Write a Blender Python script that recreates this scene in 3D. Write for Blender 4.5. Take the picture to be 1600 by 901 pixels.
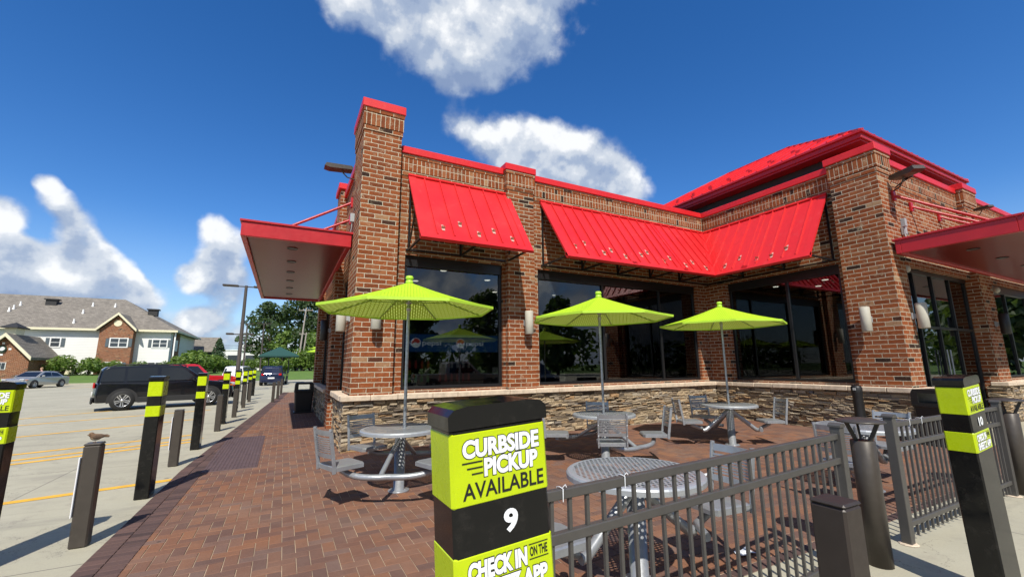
import bpy, bmesh, math, random
from mathutils import Vector, Matrix, Euler
C = bpy.context; S = C.scene; COL = S.collection
for o in list(bpy.data.objects): bpy.data.objects.remove(o)
PI = math.pi; R = math.radians
random.seed(7)

# ------------------------------------------------------------------ camera
FPX = 666.0; CH = 1.62
_v1 = Vector((443-800, 573-450.5, FPX)).normalized(); _v2 = Vector((2079-800, 558-450.5, FPX)).normalized()
_X = (_v2 - _v1*_v2.dot(_v1)).normalized(); _Y = _v1; _Z = _X.cross(_Y)
if _Z.y > 0: _Z = -_Z
M3 = Matrix((_X, _Y, _Z))                      # camera (right, down, forward) -> world
cam_d = bpy.data.cameras.new('camera'); cam = bpy.data.objects.new('camera', cam_d); COL.objects.link(cam)
cam_d.sensor_width = 36; cam_d.lens = FPX/1600*36; cam_d.clip_end = 5000; cam_d.clip_start = 0.05
rm = Matrix([[M3[i][0], -M3[i][1], -M3[i][2]] for i in range(3)]).to_4x4()
cam.matrix_world = Matrix.Translation((0, 0, CH)) @ rm
S.camera = cam

# ------------------------------------------------------------------ sun, exposure
EL = R(50.5); TRAVEL = Vector((0.37*math.cos(EL), 0.929*math.cos(EL), -math.sin(EL))).normalized()
sd = bpy.data.lights.new('sun', 'SUN'); sun = bpy.data.objects.new('sun', sd); COL.objects.link(sun)
sd.energy = 4.6; sd.angle = R(0.55); sd.color = (1.0, 0.95, 0.86)
sun.rotation_euler = TRAVEL.to_track_quat('-Z', 'Y').to_euler(); sun.location = (-10, -20, 40)
S.view_settings.view_transform = 'Standard'; S.view_settings.look = 'None'
S.view_settings.exposure = 0.3; S.view_settings.gamma = 1
S.cycles.max_bounces = 7; S.cycles.transparent_max_bounces = 12
S.cycles.use_denoising = True

# ------------------------------------------------------------------ node helper
class NT:
    def __init__(s, tree): s.t = tree; s.n = tree.nodes; s.l = tree.links
    def new(s, typ, **k):
        n = s.n.new(typ)
        for a, b in k.items(): setattr(n, a, b)
        return n
    def put(s, sock, v):
        if v is None: return
        if hasattr(v, 'is_linked'): s.l.new(v, sock)
        else:
            if isinstance(v, (tuple, list)) and len(v) == 3 and sock.type == 'RGBA': v = (*v, 1)
            sock.default_value = v
    def math(s, op, a, b=None, c=None, clamp=False):
        n = s.new('ShaderNodeMath', operation=op); n.use_clamp = clamp
        s.put(n.inputs[0], a); s.put(n.inputs[1], b)
        if c is not None: s.put(n.inputs[2], c)
        return n.outputs[0]
    def vmath(s, op, a, b=None, out=0, scale=None):
        n = s.new('ShaderNodeVectorMath', operation=op); s.put(n.inputs[0], a)
        if b is not None: s.put(n.inputs[1], b)
        if scale is not None: s.put(n.inputs['Scale'], scale)
        return n.outputs[out]
    def mix(s, f, a, b, typ='MIX'):
        n = s.new('ShaderNodeMix', data_type='RGBA', blend_type=typ); s.put(n.inputs[0], f); s.put(n.inputs[6], a); s.put(n.inputs[7], b)
        return n.outputs[2]
    def ramp(s, f, stops, interp='LINEAR'):
        n = s.new('ShaderNodeValToRGB'); cr = n.color_ramp; cr.interpolation = interp
        while len(cr.elements) < len(stops): cr.elements.new(0.5)
        for e, (p, c) in zip(cr.elements, stops):
            e.position = p; e.color = (*c, 1) if isinstance(c, (tuple, list)) else (c, c, c, 1)
        s.put(n.inputs[0], f); return n.outputs[0]
    def noise(s, vec, scale, detail=4, rough=0.55, out=0, dist=0):
        n = s.new('ShaderNodeTexNoise'); s.put(n.inputs['Vector'], vec); s.put(n.inputs['Scale'], scale)
        n.inputs['Detail'].default_value = detail; n.inputs['Roughness'].default_value = rough; n.inputs['Distortion'].default_value = dist
        return n.outputs[out]
    def maprange(s, v, a, b, c=0., d=1., smooth=False):
        n = s.new('ShaderNodeMapRange', interpolation_type='SMOOTHSTEP' if smooth else 'LINEAR')
        s.put(n.inputs[0], v)
        for i, q in enumerate((a, b, c, d)): s.put(n.inputs[1+i], q)
        return n.outputs[0]
    def xyz(s, v):
        n = s.new('ShaderNodeSeparateXYZ'); s.put(n.inputs[0], v); return n.outputs
    def comb(s, x, y, z=0.):
        n = s.new('ShaderNodeCombineXYZ'); s.put(n.inputs[0], x); s.put(n.inputs[1], y); s.put(n.inputs[2], z); return n.outputs[0]
    def bump(s, h, strength=0.3, dist=0.01):
        n = s.new('ShaderNodeBump'); s.put(n.inputs['Height'], h); n.inputs['Strength'].default_value = strength; n.inputs['Distance'].default_value = dist
        return n.outputs[0]

# ------------------------------------------------------------------ world: sky with real-direction clouds
def pixdir(u, v): return (M3 @ Vector((u-800, v-450.5, FPX))).normalized()
W = bpy.data.worlds.new('World'); S.world = W; W.use_nodes = True
w = NT(W.node_tree); w.n.clear()
sky = w.new('ShaderNodeTexSky', sky_type='NISHITA'); sky.sun_disc = False; sky.sun_elevation = EL; sky.sun_rotation = R(201.7)
sky.air_density = 1.0; sky.dust_density = 0.0; sky.ozone_density = 4.0; sky.altitude = 300
hs = w.new('ShaderNodeHueSaturation'); hs.inputs['Saturation'].default_value = 1.29; hs.inputs['Value'].default_value = 1.02; hs.inputs['Hue'].default_value = 0.508
w.l.new(sky.outputs[0], hs.inputs['Color'])
D = w.new('ShaderNodeTexCoord').outputs['Generated']
# (u, v, radius in degrees, strength) of every cloud bank, given as directions in the real sky
BANKS = [(15,330,1.5,1.),(0,365,1.6,1.),(-40,340,2.,1.),(80,280,.9,.95),(95,312,1.3,1.),(122,348,1.6,1.05),(152,385,1.7,1.05),(188,412,1.6,1.05),(216,438,1.2,.95),
         (40,414,2.0,.95),(92,406,2.1,1.),(140,424,2.2,1.),(15,450,2.2,.9),(182,452,2.0,.9),(75,450,2.2,.9),(238,466,1.7,.95),(12,395,1.6,.8),(-50,440,2.4,.9),
         (333,356,1.4,.95),(356,390,2.1,1.),(332,428,2.4,1.),(298,436,1.7,.9),(370,450,2.3,.95),(298,505,1.8,.95),(345,500,2.3,.9),(480,505,3.,.7),
         (585,-10,4.6,.95),(660,15,6.2,1.1),(760,10,7.,1.1),(845,-15,6.,1.),(720,75,4.6,1.05),(530,0,2.6,.7),(780,85,3.4,.85),
         (765,215,3.0,1.),(820,220,3.6,1.1),(880,248,4.0,1.1),(930,268,4.0,1.1),(970,290,3.6,1.05),(715,192,2.0,.75),(850,290,6,1.05),
         (1440,-8,1.5,.5),(1500,470,6,.8),(1330,430,6,.6),(-330,380,3,.9),(-480,330,5,.9),
         (300,-500,12,.8)]
acc = None
dn = w.noise(D, 4.0, 5, 0.5, out=1)
Dw = w.vmath('ADD', D, w.vmath('SCALE', w.vmath('SUBTRACT', dn, (0.5, 0.5, 0.5)), scale=0.05))
Dw = w.vmath('NORMALIZE', Dw)
def field(vec):
    acc = None
    for (u, v, r, st) in BANKS:
        c = pixdir(u, v)
        dt = w.vmath('DOT_PRODUCT', vec, tuple(c), out=1)
        m = w.maprange(dt, math.cos(R(r*1.55)), 1.0, 0.0, st**.5)
        m = w.math('POWER', m, 1.9)
        acc = m if acc is None else w.math('ADD', acc, m)
    acc = w.math('MINIMUM', acc, w.math('ADD', 0.72, w.math('MULTIPLY', acc, 0.28)))
    el = w.xyz(vec)[2]
    hz = w.math('MULTIPLY', w.maprange(w.noise(vec, 6.5, 3, 0.5), 0.42, 0.62, 0.0, 1.0), w.maprange(el, 0.16, 0.05, 0.0, 0.8))
    acc = w.math('MAXIMUM', acc, hz)
    # clouds round the rest of the sky (behind the camera), sparse
    bk = w.vmath('DOT_PRODUCT', vec, tuple(Vector((-0.2, -1, 0.25)).normalized()), out=1)
    big = w.maprange(w.noise(vec, 3.2, 2, 0.5), 0.33, 0.52, 0.0, 1.0)
    acc = w.math('MAXIMUM', acc, w.math('MULTIPLY', w.maprange(bk, 0.1, 0.5), big))
    return acc
f0 = field(Dw)
def puff(vec, det, sc=7.5): return w.noise(vec, sc, det, 0.52)
n1 = puff(D, 9)
n2 = w.noise(w.vmath('ADD', D, (1.7, 2.2, .3)), 21.0, 6, 0.55)
turb = w.math('ADD', w.math('MULTIPLY', w.math('SUBTRACT', n1, 0.5), 2.3), w.math('MULTIPLY', w.math('SUBTRACT', n2, 0.5), 0.95))
dens = w.math('ADD', f0, w.math('MULTIPLY', turb, w.maprange(f0, -0.05, 0.3, 0.0, 1.0)))
alpha = w.math('MULTIPLY', w.maprange(dens, 0.22, 0.95, 0., 1., True), 0.96)
# body shading: tops that face the sun are white, undersides and the deep middle of a bank blue-grey
up = w.vmath('NORMALIZE', w.vmath('ADD', Dw, (-0.015, -0.02, 0.055)))
top = w.math('SUBTRACT', f0, field(up))
upn = w.vmath('NORMALIZE', w.vmath('ADD', D, (-0.01, -0.015, 0.03)))
crest = w.math('SUBTRACT', w.math('ADD', n1, w.math('MULTIPLY', n2, .35)), w.math('ADD', puff(upn, 9), w.math('MULTIPLY', w.noise(w.vmath('ADD', upn, (1.7, 2.2, .3)), 21.0, 6, 0.55), .35)))
low = w.noise(w.vmath('ADD', D, (3.1, 0.4, 1.2)), 3.5, 3, 0.5)
shade = w.math('ADD', w.math('ADD', 0.44, w.math('MULTIPLY', top, 0.45)), w.math('MULTIPLY', crest, 2.4))
shade = w.math('ADD', shade, w.math('MULTIPLY', w.math('SUBTRACT', low, 0.5), 0.7), clamp=True)
ccol = w.ramp(shade, [(0.0, (1.7, 2.3, 3.6)), (0.35, (2.6, 3.2, 4.3)), (0.65, (4.3, 4.7, 5.3)), (1.0, (6.6, 6.7, 6.8))], 'EASE')
elev = w.xyz(D)[2]
skyb = w.mix(w.maprange(elev, 0.0, 0.30, 0., 1., True), w.mix(0.55, sky.outputs[0], (2.3, 3.7, 5.6)), hs.outputs[0])
skyc = w.mix(alpha, skyb, ccol)
bg = w.new('ShaderNodeBackground'); w.put(bg.inputs[0], skyc); bg.inputs[1].default_value = 0.125
wo = w.new('ShaderNodeOutputWorld'); w.l.new(bg.outputs[0], wo.inputs[0])

# ------------------------------------------------------------------ materials
def mat(name):
    m = bpy.data.materials.new(name); m.use_nodes = True; t = NT(m.node_tree)
    b = m.node_tree.nodes['Principled BSDF']; return m, t, b
def pbr(name, col, rough=0.5, metal=0., var=0.08, scale=6., bump=0., bscale=60., coat=0., spec=0.5, dirt=0.0):
    m, t, b = mat(name)
    P = t.new('ShaderNodeTexCoord').outputs['Object']
    n = t.noise(P, scale, 5, 0.6)
    c1 = tuple(max(0, x*(1-var)) for x in col); c2 = tuple(min(1, x*(1+var)) for x in col)
    cc = t.mix(t.maprange(n, 0.3, 0.7), c1, c2)
    if dirt:
        dn = t.noise(P, scale*2.3, 7, 0.7)
        cc = t.mix(t.math('MULTIPLY', t.maprange(dn, 0.52, 0.75), dirt), cc, (0.16, 0.14, 0.12))
    t.put(b.inputs['Base Color'], cc)
    t.put(b.inputs['Roughness'], t.maprange(t.noise(P, scale*4, 4), 0.2, 0.8, max(0.02, rough-0.08), min(1, rough+0.08)))
    b.inputs['Metallic'].default_value = metal; b.inputs['Coat Weight'].default_value = coat; b.inputs['Specular IOR Level'].default_value = spec
    b.inputs['Coat Roughness'].default_value = 0.05
    if bump: t.put(b.inputs['Normal'], t.bump(t.noise(P, bscale, 5, 0.6), bump, 0.01))
    return m
def attr_mat(name, stops, rough=0.8, nscale=30., bump=0.4, amt=0.35, bdist=0.01, metalattr='rnd'):
    """one random value per stone / paver / leaf (face attribute) through a colour ramp, plus grain"""
    m, t, b = mat(name)
    a = t.new('ShaderNodeAttribute'); a.attribute_name = metalattr
    P = t.new('ShaderNodeNewGeometry').outputs['Position']
    c = t.ramp(a.outputs['Fac'], stops)
    n = t.noise(P, nscale, 6, 0.65); n2 = t.noise(P, nscale*0.13, 4, 0.6)
    c = t.mix(t.math('MULTIPLY', t.maprange(n, 0.35, 0.75), amt), c, t.mix(0.5, c, (0.02, 0.015, 0.01)))
    c = t.mix(t.math('MULTIPLY', t.maprange(n2, 0.45, 0.75), amt*0.7), c, t.mix(0.55, c, (0.06, 0.045, 0.04)))
    t.put(b.inputs['Base Color'], c); b.inputs['Roughness'].default_value = rough; b.inputs['Specular IOR Level'].default_value = 0.2
    t.put(b.inputs['Normal'], t.bump(n, bump, bdist)); return m
BW, BH, MO = 0.295, 0.1, 0.012
def brick_mat(name, soldier=False, dark=0.88):
    m, t, b = mat(name)
    g = t.new('ShaderNodeNewGeometry'); p = t.xyz(g.outputs['Position']); nrm = t.xyz(g.outputs['True Normal'])
    sel = t.math('GREATER_THAN', t.math('ABSOLUTE', nrm[0]), 0.6)
    u = t.math('ADD', t.math('MULTIPLY', p[0], t.math('SUBTRACT', 1., sel)), t.math('MULTIPLY', p[1], sel))
    top = t.math('GREATER_THAN', t.math('ABSOLUTE', nrm[2]), 0.6)
    v = t.math('ADD', t.math('MULTIPLY', p[2], t.math('SUBTRACT', 1., top)), t.math('MULTIPLY', p[1], top))
    wob = t.noise(g.outputs['Position'], 14., 4, 0.65)
    u = t.math('ADD', u, t.math('MULTIPLY', t.math('SUBTRACT', wob, .5), 0.020)); v = t.math('ADD', v, t.math('MULTIPLY', t.math('SUBTRACT', wob, .5), 0.020))
    vec = t.comb(v, u) if soldier else t.comb(u, v)
    def br(c1, c2, mo):
        n = t.new('ShaderNodeTexBrick'); t.put(n.inputs['Vector'], vec); n.inputs['Scale'].default_value = 1
        n.inputs['Brick Width'].default_value = BW; n.inputs['Row Height'].default_value = BH; n.inputs['Mortar Size'].default_value = MO*0.68
        n.inputs['Mortar Smooth'].default_value = 0.25; n.offset = 0.0 if soldier else 0.5
        n.inputs['Color1'].default_value = c1; n.inputs['Color2'].default_value = c2; n.inputs['Mortar'].default_value = mo; return n
    n = br((0, 0, 0, 1), (1, 1, 1, 1), (0.5, 0.5, 0.5, 1))
    k = dark
    col = t.ramp(n.outputs['Color'], [(0.0, (0.04*k, 0.024*k, 0.018*k)), (0.032, (0.055*k, 0.03*k, 0.022*k)), (0.05, (0.21*k, 0.058*k, 0.022*k)), (0.3, (0.30*k, 0.083*k, 0.028*k)),
                 (0.5, (0.36*k, 0.105*k, 0.036*k)), (0.7, (0.26*k, 0.07*k, 0.026*k)), (0.9, (0.38*k, 0.135*k, 0.055*k)), (0.97, (0.40*k, 0.19*k, 0.09*k)), (1., (0.45*k, 0.28*k, 0.16*k))])
    P = g.outputs['Position']
    smear = t.maprange(t.noise(P, 6.0, 9, 0.78), 0.56, 0.66)
    col = t.mix(t.math('MULTIPLY', smear, 0.75), col, (0.56*k, 0.43*k, 0.28*k))
    blk = t.maprange(t.noise(P, 13., 7, 0.75), 0.54, 0.70)
    col = t.mix(t.math('MULTIPLY', blk, 0.62), col, (0.06, 0.035, 0.03))
    fine = t.noise(P, 60., 6, 0.75)
    col = t.mix(t.maprange(fine, 0.35, 0.75, 0, 0.6), col, t.mix(0.5, col, (0.05, 0.02, 0.01)))
    run = t.maprange(t.noise(t.comb(t.math('MULTIPLY', p[0], 1.4), t.math('MULTIPLY', p[1], 1.4), t.math('MULTIPLY', p[2], .22)), 1.6, 5, .65), .52, .72)
    col = t.mix(t.math('MULTIPLY', run, .28), col, (0.10*k, 0.055*k, 0.04*k))
    mor = t.mix(t.noise(P, 25., 4), (0.46*k, 0.40*k, 0.29*k), (0.70*k, 0.62*k, 0.47*k))
    col = t.mix(n.outputs['Fac'], col, mor)
    t.put(b.inputs['Base Color'], col); b.inputs['Roughness'].default_value = 0.9; b.inputs['Specular IOR Level'].default_value = 0.12
    h = t.math('ADD', t.math('MULTIPLY', t.math('SUBTRACT', 1., n.outputs['Fac']), 1.0), t.math('MULTIPLY', fine, 1.1))
    t.put(b.inputs['Normal'], t.bump(h, 0.8, 0.012)); return m
M = {}
M['brick'] = brick_mat('brick'); M['soldier'] = brick_mat('brick_soldier', True)
M['stone'] = attr_mat('ledgestone', [(0, (0.10, 0.08, 0.065)), (.15, (0.22, 0.165, 0.11)), (.35, (0.42, 0.32, 0.20)), (.5, (0.31, 0.25, 0.185)), (.65, (0.50, 0.39, 0.25)), (.8, (0.38, 0.23, 0.115)), (.9, (0.52, 0.44, 0.32)), (1, (0.17, 0.15, 0.14))], 0.9, 28., 0.9, 0.5, 0.02)
def paver_mat():
    m, t, b = mat('brick_paver'); a = t.new('ShaderNodeAttribute'); a.attribute_name = 'rnd'; P = t.new('ShaderNodeNewGeometry').outputs['Position']
    c = t.ramp(a.outputs['Fac'], [(0, (.125, .068, .054)), (.25, (.16, .078, .054)), (.5, (.195, .090, .054)), (.75, (.245, .108, .056)), (1, (.165, .10, .080))])
    big = t.noise(P, .42, 5, .62); mid = t.noise(P, 2.6, 6, .7); fine = t.noise(P, 55., 6, .7); spk = t.noise(P, 140., 3, .6)
    c = t.mix(t.math('MULTIPLY', t.maprange(big, .42, .66), .62), c, (.135, .082, .066))        # walked-in grime
    c = t.mix(t.math('MULTIPLY', t.maprange(mid, .55, .72), .45), c, (.10, .06, .05))
    c = t.mix(t.maprange(fine, .4, .75, 0, .5), c, t.mix(.5, c, (.05, .025, .018)))
    c = t.mix(t.maprange(t.noise(P, 1.1, 7, .7), .44, .70, .02, .22), c, (.29, .215, .165))        # dust
    c = t.mix(t.math('MULTIPLY', t.math('GREATER_THAN', spk, .70), .5), c, (.42, .33, .24))       # sand grains
    vo = t.new('ShaderNodeTexVoronoi'); t.put(vo.inputs['Vector'], P); vo.inputs['Scale'].default_value = 1.7
    gum = t.math('LESS_THAN', vo.outputs['Distance'], t.math('MULTIPLY', t.noise(P, 3.), .055)); c = t.mix(t.math('MULTIPLY', gum, .7), c, (.045, .035, .03))
    t.put(b.inputs['Base Color'], c); b.inputs['Roughness'].default_value = .88; b.inputs['Specular IOR Level'].default_value = .2
    t.put(b.inputs['Normal'], t.bump(t.math('ADD', fine, t.math('MULTIPLY', mid, .5)), .45, .01)); return m
M['paver'] = paver_mat()
M['border'] = attr_mat('border_paver', [(0, (0.07, 0.045, 0.042)), (.5, (0.105, 0.065, 0.058)), (1, (0.135, 0.08, 0.068))], 0.85, 40., 0.35, 0.4)
M['cap'] = pbr('limestone_ledge', (0.58, 0.47, 0.35), 0.85, 0, 0.2, 9, 0.5, 40)
def red_mat():
    m, t, b = mat('red_painted_steel'); P = t.new('ShaderNodeNewGeometry').outputs['Position']; x = t.xyz(P)
    st_ = t.noise(t.comb(t.math('MULTIPLY', x[0], 3.2), t.math('MULTIPLY', x[1], 3.2), t.math('MULTIPLY', x[2], .35)), 2.2, 6, .65); n = t.noise(P, 1.1, 5, .6)
    c = t.mix(n, (.56, .014, .018), (.66, .026, .028)); c = t.mix(t.maprange(st_, .5, .75, 0, .30), c, (.34, .012, .015)); c = t.mix(t.maprange(t.noise(P, 5., 7, .75), .58, .8, 0, .16), c, (.55, .32, .28))
    t.put(b.inputs['Base Color'], c); t.put(b.inputs['Roughness'], t.maprange(n, .3, .7, .30, .48)); b.inputs['Specular IOR Level'].default_value = .4
    t.put(b.inputs['Normal'], t.bump(t.noise(P, 2.4, 3, .5), .10, .02)); return m
M['red'] = red_mat()
M['darkred'] = pbr('red_trim', (0.42, 0.012, 0.016), 0.38, 0, 0.08, 3)
M['soffit'] = None
M['black'] = pbr('black_frame', (0.012, 0.012, 0.013), 0.35, 0, 0.1)
M['char'] = pbr('dark_wall', (0.025, 0.024, 0.024), 0.7, 0, 0.15)
M['bronze'] = pbr('bronze_paint', (0.062, 0.052, 0.043), 0.42, 0.2, 0.1, 8, dirt=0.1)
M['fence'] = pbr('grey_bronze_fence', (0.085, 0.080, 0.074), 0.42, 0.25, 0.08, 8, dirt=0.12)
M['silver'] = pbr('silver_powdercoat', (0.34, 0.355, 0.375), 0.36, 0.5, 0.10, 8, dirt=0.22)
M['galv'] = pbr('galvanised_pole', (0.40, 0.42, 0.44), 0.35, 0.8, 0.35, 30)
M['gloss'] = pbr('gloss_black', (0.006, 0.006, 0.006), 0.12, 0, 0.1, spec=0.35, dirt=0.10)
M['matblack'] = pbr('black_plastic', (0.012, 0.012, 0.012), 0.45, 0, 0.2)
M['yel'] = pbr('lime_vinyl', (0.46, 0.58, 0.002), 0.28, 0, 0.06, 5, dirt=0.10)
M['white'] = pbr('white_vinyl', (0.78, 0.80, 0.82), 0.4, 0, 0.03)
M['txtblack'] = pbr('black_ink', (0.010, 0.010, 0.010), 0.4, 0, 0.03)
M['redink'] = pbr('red_ink', (0.55, 0.03, 0.03), 0.4)
M['line'] = pbr('yellow_road_paint', (0.74, 0.40, 0.03), 0.7, 0, 0.2, 5, 0.3, 80, dirt=0.2)
M['cream'] = pbr('cream_fixture', (0.44, 0.415, 0.34), 0.7)
M['greybox'] = pbr('grey_conduit', (0.34, 0.35, 0.35), 0.5)
M['rubber'] = pbr('tyre_rubber', (0.016, 0.016, 0.016), 0.8)
M['rim'] = pbr('alloy_rim', (0.62, 0.63, 0.65), 0.28, 0.7)
M['plastic'] = pbr('grey_cladding', (0.02, 0.02, 0.021), 0.6)
M['bark'] = pbr('bark', (0.10, 0.075, 0.055), 0.9, 0, 0.3, 8, 0.6, 20)
M['poleWood'] = pbr('utility_pole_wood', (0.33, 0.29, 0.25), 0.85, 0, 0.2)
M['trim'] = pbr('cream_trim', (0.72, 0.66, 0.47), 0.6)
M['whitetrim'] = pbr('white_trim', (0.78, 0.78, 0.76), 0.5)
M['shutter'] = pbr('slate_shutter', (0.085, 0.11, 0.125), 0.6)
M['tail'] = pbr('tail_lamp', (0.45, 0.01, 0.01), 0.2, coat=0.5)
M['amber'] = pbr('amber_marker', (0.7, 0.18, 0.02), 0.25)
M['headl'] = pbr('headlamp', (0.6, 0.62, 0.65), 0.15, 0.3, coat=0.5)
M['skin'] = pbr('skin', (0.55, 0.33, 0.24), 0.6); M['shirt'] = pbr('pink_shirt', (0.62, 0.32, 0.28), 0.85); M['jean'] = pbr('dark_trousers', (0.06, 0.07, 0.11), 0.85); M['hair'] = pbr('blond_hair', (0.33, 0.22, 0.11), 0.7)
def paint(name, col, metal=0.3): return pbr(name, col, 0.22, metal, 0.03, coat=0.7)
M['pblack'] = paint('black_car_paint', (0.006, 0.007, 0.011)); M['psilver'] = paint('silver_beige_paint', (0.46, 0.45, 0.42), .5); M['pred'] = paint('red_car_paint', (0.5, 0.012, 0.02), .1)
M['pblue'] = paint('navy_car_paint', (0.012, 0.018, 0.05)); M['pgrey'] = paint('blue_grey_paint', (0.16, 0.19, 0.24)); M['ptan'] = paint('tan_paint', (0.42, 0.39, 0.32), .3); M['pwhite'] = paint('white_car_paint', (0.7, 0.7, 0.7), 0)
def glass_mat(name, tint, ior, rough=0.0):
    m, t, b = mat(name); t.n.remove(b); out = t.n['Material Output']
    tr = t.new('ShaderNodeBsdfTransparent'); tr.inputs[0].default_value = (*tint, 1)
    gl = t.new('ShaderNodeBsdfGlossy'); gl.inputs['Roughness'].default_value = rough; gl.inputs[0].default_value = (1, 1, 1, 1)
    P = t.new('ShaderNodeTexCoord').outputs['Object']
    t.put(gl.inputs['Normal'], t.bump(t.noise(P, 0.9, 2), 0.02, 0.02))
    fr = t.new('ShaderNodeFresnel'); fr.inputs[0].default_value = ior
    mx = t.new('ShaderNodeMixShader'); t.l.new(fr.outputs[0], mx.inputs[0]); t.l.new(tr.outputs[0], mx.inputs[1]); t.l.new(gl.outputs[0], mx.inputs[2]); t.l.new(mx.outputs[0], out.inputs[0])
    return m
M['glass'] = glass_mat('shop_glass', (0.32, 0.34, 0.34), 1.75)
M['cglass'] = pbr('tinted_car_glass', (0.012, 0.014, 0.016), 0.04, 0, 0.02, coat=0.3)
M['hglass'] = pbr('house_window_glass', (0.05, 0.06, 0.07), 0.05, 0, 0.2)
def soffit_mat():
    m, t, b = mat('red_soffit'); P = t.new('ShaderNodeNewGeometry').outputs['Position']; x = t.xyz(P)
    st = t.math('FRACT', t.math('MULTIPLY', x[1], 1/0.15)); g = t.math('LESS_THAN', t.math('ABSOLUTE', t.math('SUBTRACT', st, .5)), 0.46)
    t.put(b.inputs['Base Color'], t.mix(g, (0.12, 0.015, 0.015), t.mix(t.noise(P, 2.), (0.15, 0.014, 0.011), (0.18, 0.018, 0.014))))
    b.inputs['Roughness'].default_value = 0.28; b.inputs['Metallic'].default_value = 0.0; b.inputs['Specular IOR Level'].default_value = 0.16
    t.put(b.inputs['Normal'], t.bump(t.math('ADD', g, t.math('MULTIPLY', t.noise(P, 3.), 0.6)), 0.15, 0.01)); return m
M['soffit'] = soffit_mat()
def concrete():
    m, t, b = mat('concrete'); P = t.new('ShaderNodeNewGeometry').outputs['Position']; x = t.xyz(P)
    n1 = t.noise(P, 0.35, 6, 0.65); n2 = t.noise(P, 3.5, 6, 0.7); n3 = t.noise(P, 70., 4, 0.7)
    c = t.mix(t.maprange(n1, 0.3, 0.7), (0.36, 0.335, 0.245), (0.46, 0.43, 0.32))
    c = t.mix(t.math('MULTIPLY', t.maprange(n2, 0.5, 0.75), 0.5), c, (0.25, 0.225, 0.18))
    c = t.mix(t.maprange(n3, 0.35, 0.75, 0, 0.35), c, (0.22, 0.20, 0.17))
    # tyre grime drawn out along the driving lane
    gr = t.noise(t.comb(t.math('MULTIPLY', x[0], 0.5), t.math('MULTIPLY', x[1], 2.2)), 0.9, 6, 0.7)
    c = t.mix(t.math('MULTIPLY', t.maprange(gr, 0.52, 0.72), 0.45), c, (0.17, 0.155, 0.135))
    # small round gum and oil spots
    vo = t.new('ShaderNodeTexVoronoi'); t.put(vo.inputs['Vector'], P); vo.inputs['Scale'].default_value = 1.1
    sp = t.math('LESS_THAN', vo.outputs['Distance'], t.math('MULTIPLY', t.noise(P, 2.), 0.06))
    c = t.mix(t.math('MULTIPLY', sp, 0.6), c, (0.08, 0.07, 0.06))
    # sawn joints every 4.6 m
    def joint(q, off):
        f = t.math('FRACT', t.math('ADD', t.math('MULTIPLY', q, 1/4.6), off)); return t.math('LESS_THAN', t.math('ABSOLUTE', t.math('SUBTRACT', f, .5)), 0.0016)
    j = t.math('MAXIMUM', joint(x[0], 0.13), joint(x[1], 0.37))
    c = t.mix(t.math('MULTIPLY', j, .75), c, (0.10, 0.09, 0.08))
    # hairline cracks
    wv = t.noise(P, 0.22, 8, 0.7); cr = t.math('LESS_THAN', t.math('ABSOLUTE', t.math('SUBTRACT', wv, .5)), 0.0012)
    c = t.mix(t.math('MULTIPLY', cr, .55), c, (0.10, 0.09, 0.08))
    t.put(b.inputs['Base Color'], c); b.inputs['Roughness'].default_value = 0.85
    t.put(b.inputs['Normal'], t.bump(t.math('ADD', n3, t.math('MULTIPLY', n2, .6)), 0.25, 0.01)); return m
M['concrete'] = concrete()
def grass_mat():
    m, t, b = mat('lawn_grass'); P = t.new('ShaderNodeNewGeometry').outputs['Position']
    n = t.noise(P, 0.6, 6, 0.7); n2 = t.noise(P, 9., 5, .7)
    c = t.mix(t.maprange(n, .3, .7), (0.075, 0.15, 0.022), (0.13, 0.21, 0.035)); c = t.mix(t.maprange(n2, .4, .8, 0, .6), c, (0.05, 0.10, 0.015))
    t.put(b.inputs['Base Color'], c); b.inputs['Roughness'].default_value = 0.9; t.put(b.inputs['Normal'], t.bump(n2, .8, .05)); return m
M['grass'] = grass_mat()
def siding():
    m, t, b = mat('white_clapboard'); P = t.new('ShaderNodeNewGeometry').outputs['Position']; x = t.xyz(P)
    f = t.math('FRACT', t.math('MULTIPLY', x[2], 1/0.2))
    c = t.mix(t.math('LESS_THAN', f, 0.12), (0.82, 0.82, 0.78), (0.5, 0.5, 0.5)); t.put(b.inputs['Base Color'], t.mix(t.maprange(t.noise(P, .8, 5), .3, .8, 0, .25), c, (0.55, 0.54, 0.5)))
    b.inputs['Roughness'].default_value = .6; return m
M['siding'] = siding()
def shingles():
    m, t, b = mat('grey_shingles'); P = t.new('ShaderNodeTexCoord').outputs['Object']; x = t.xyz(P)
    n = t.new('ShaderNodeTexBrick'); t.put(n.inputs['Vector'], t.comb(t.math('ADD', x[0], t.math('MULTIPLY', x[1], .3)), t.math('MULTIPLY', x[2], 2.0))); n.inputs['Scale'].default_value = 1
    n.inputs['Brick Width'].default_value = .33; n.inputs['Row Height'].default_value = .28; n.inputs['Mortar Size'].default_value = .012
    n.inputs['Color1'].default_value = (.16, .14, .115, 1); n.inputs['Color2'].default_value = (.26, .23, .19, 1); n.inputs['Mortar'].default_value = (.10, .09, .08, 1)
    t.put(b.inputs['Base Color'], t.mix(t.maprange(t.noise(P, .5, 6, .7), .35, .75, 0, .5), n.outputs[0], (.14, .125, .105))); b.inputs['Roughness'].default_value = .9; return m
M['shingle'] = shingles()
M['hbrick'] = brick_mat('house_brick', False, 0.85)
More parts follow.
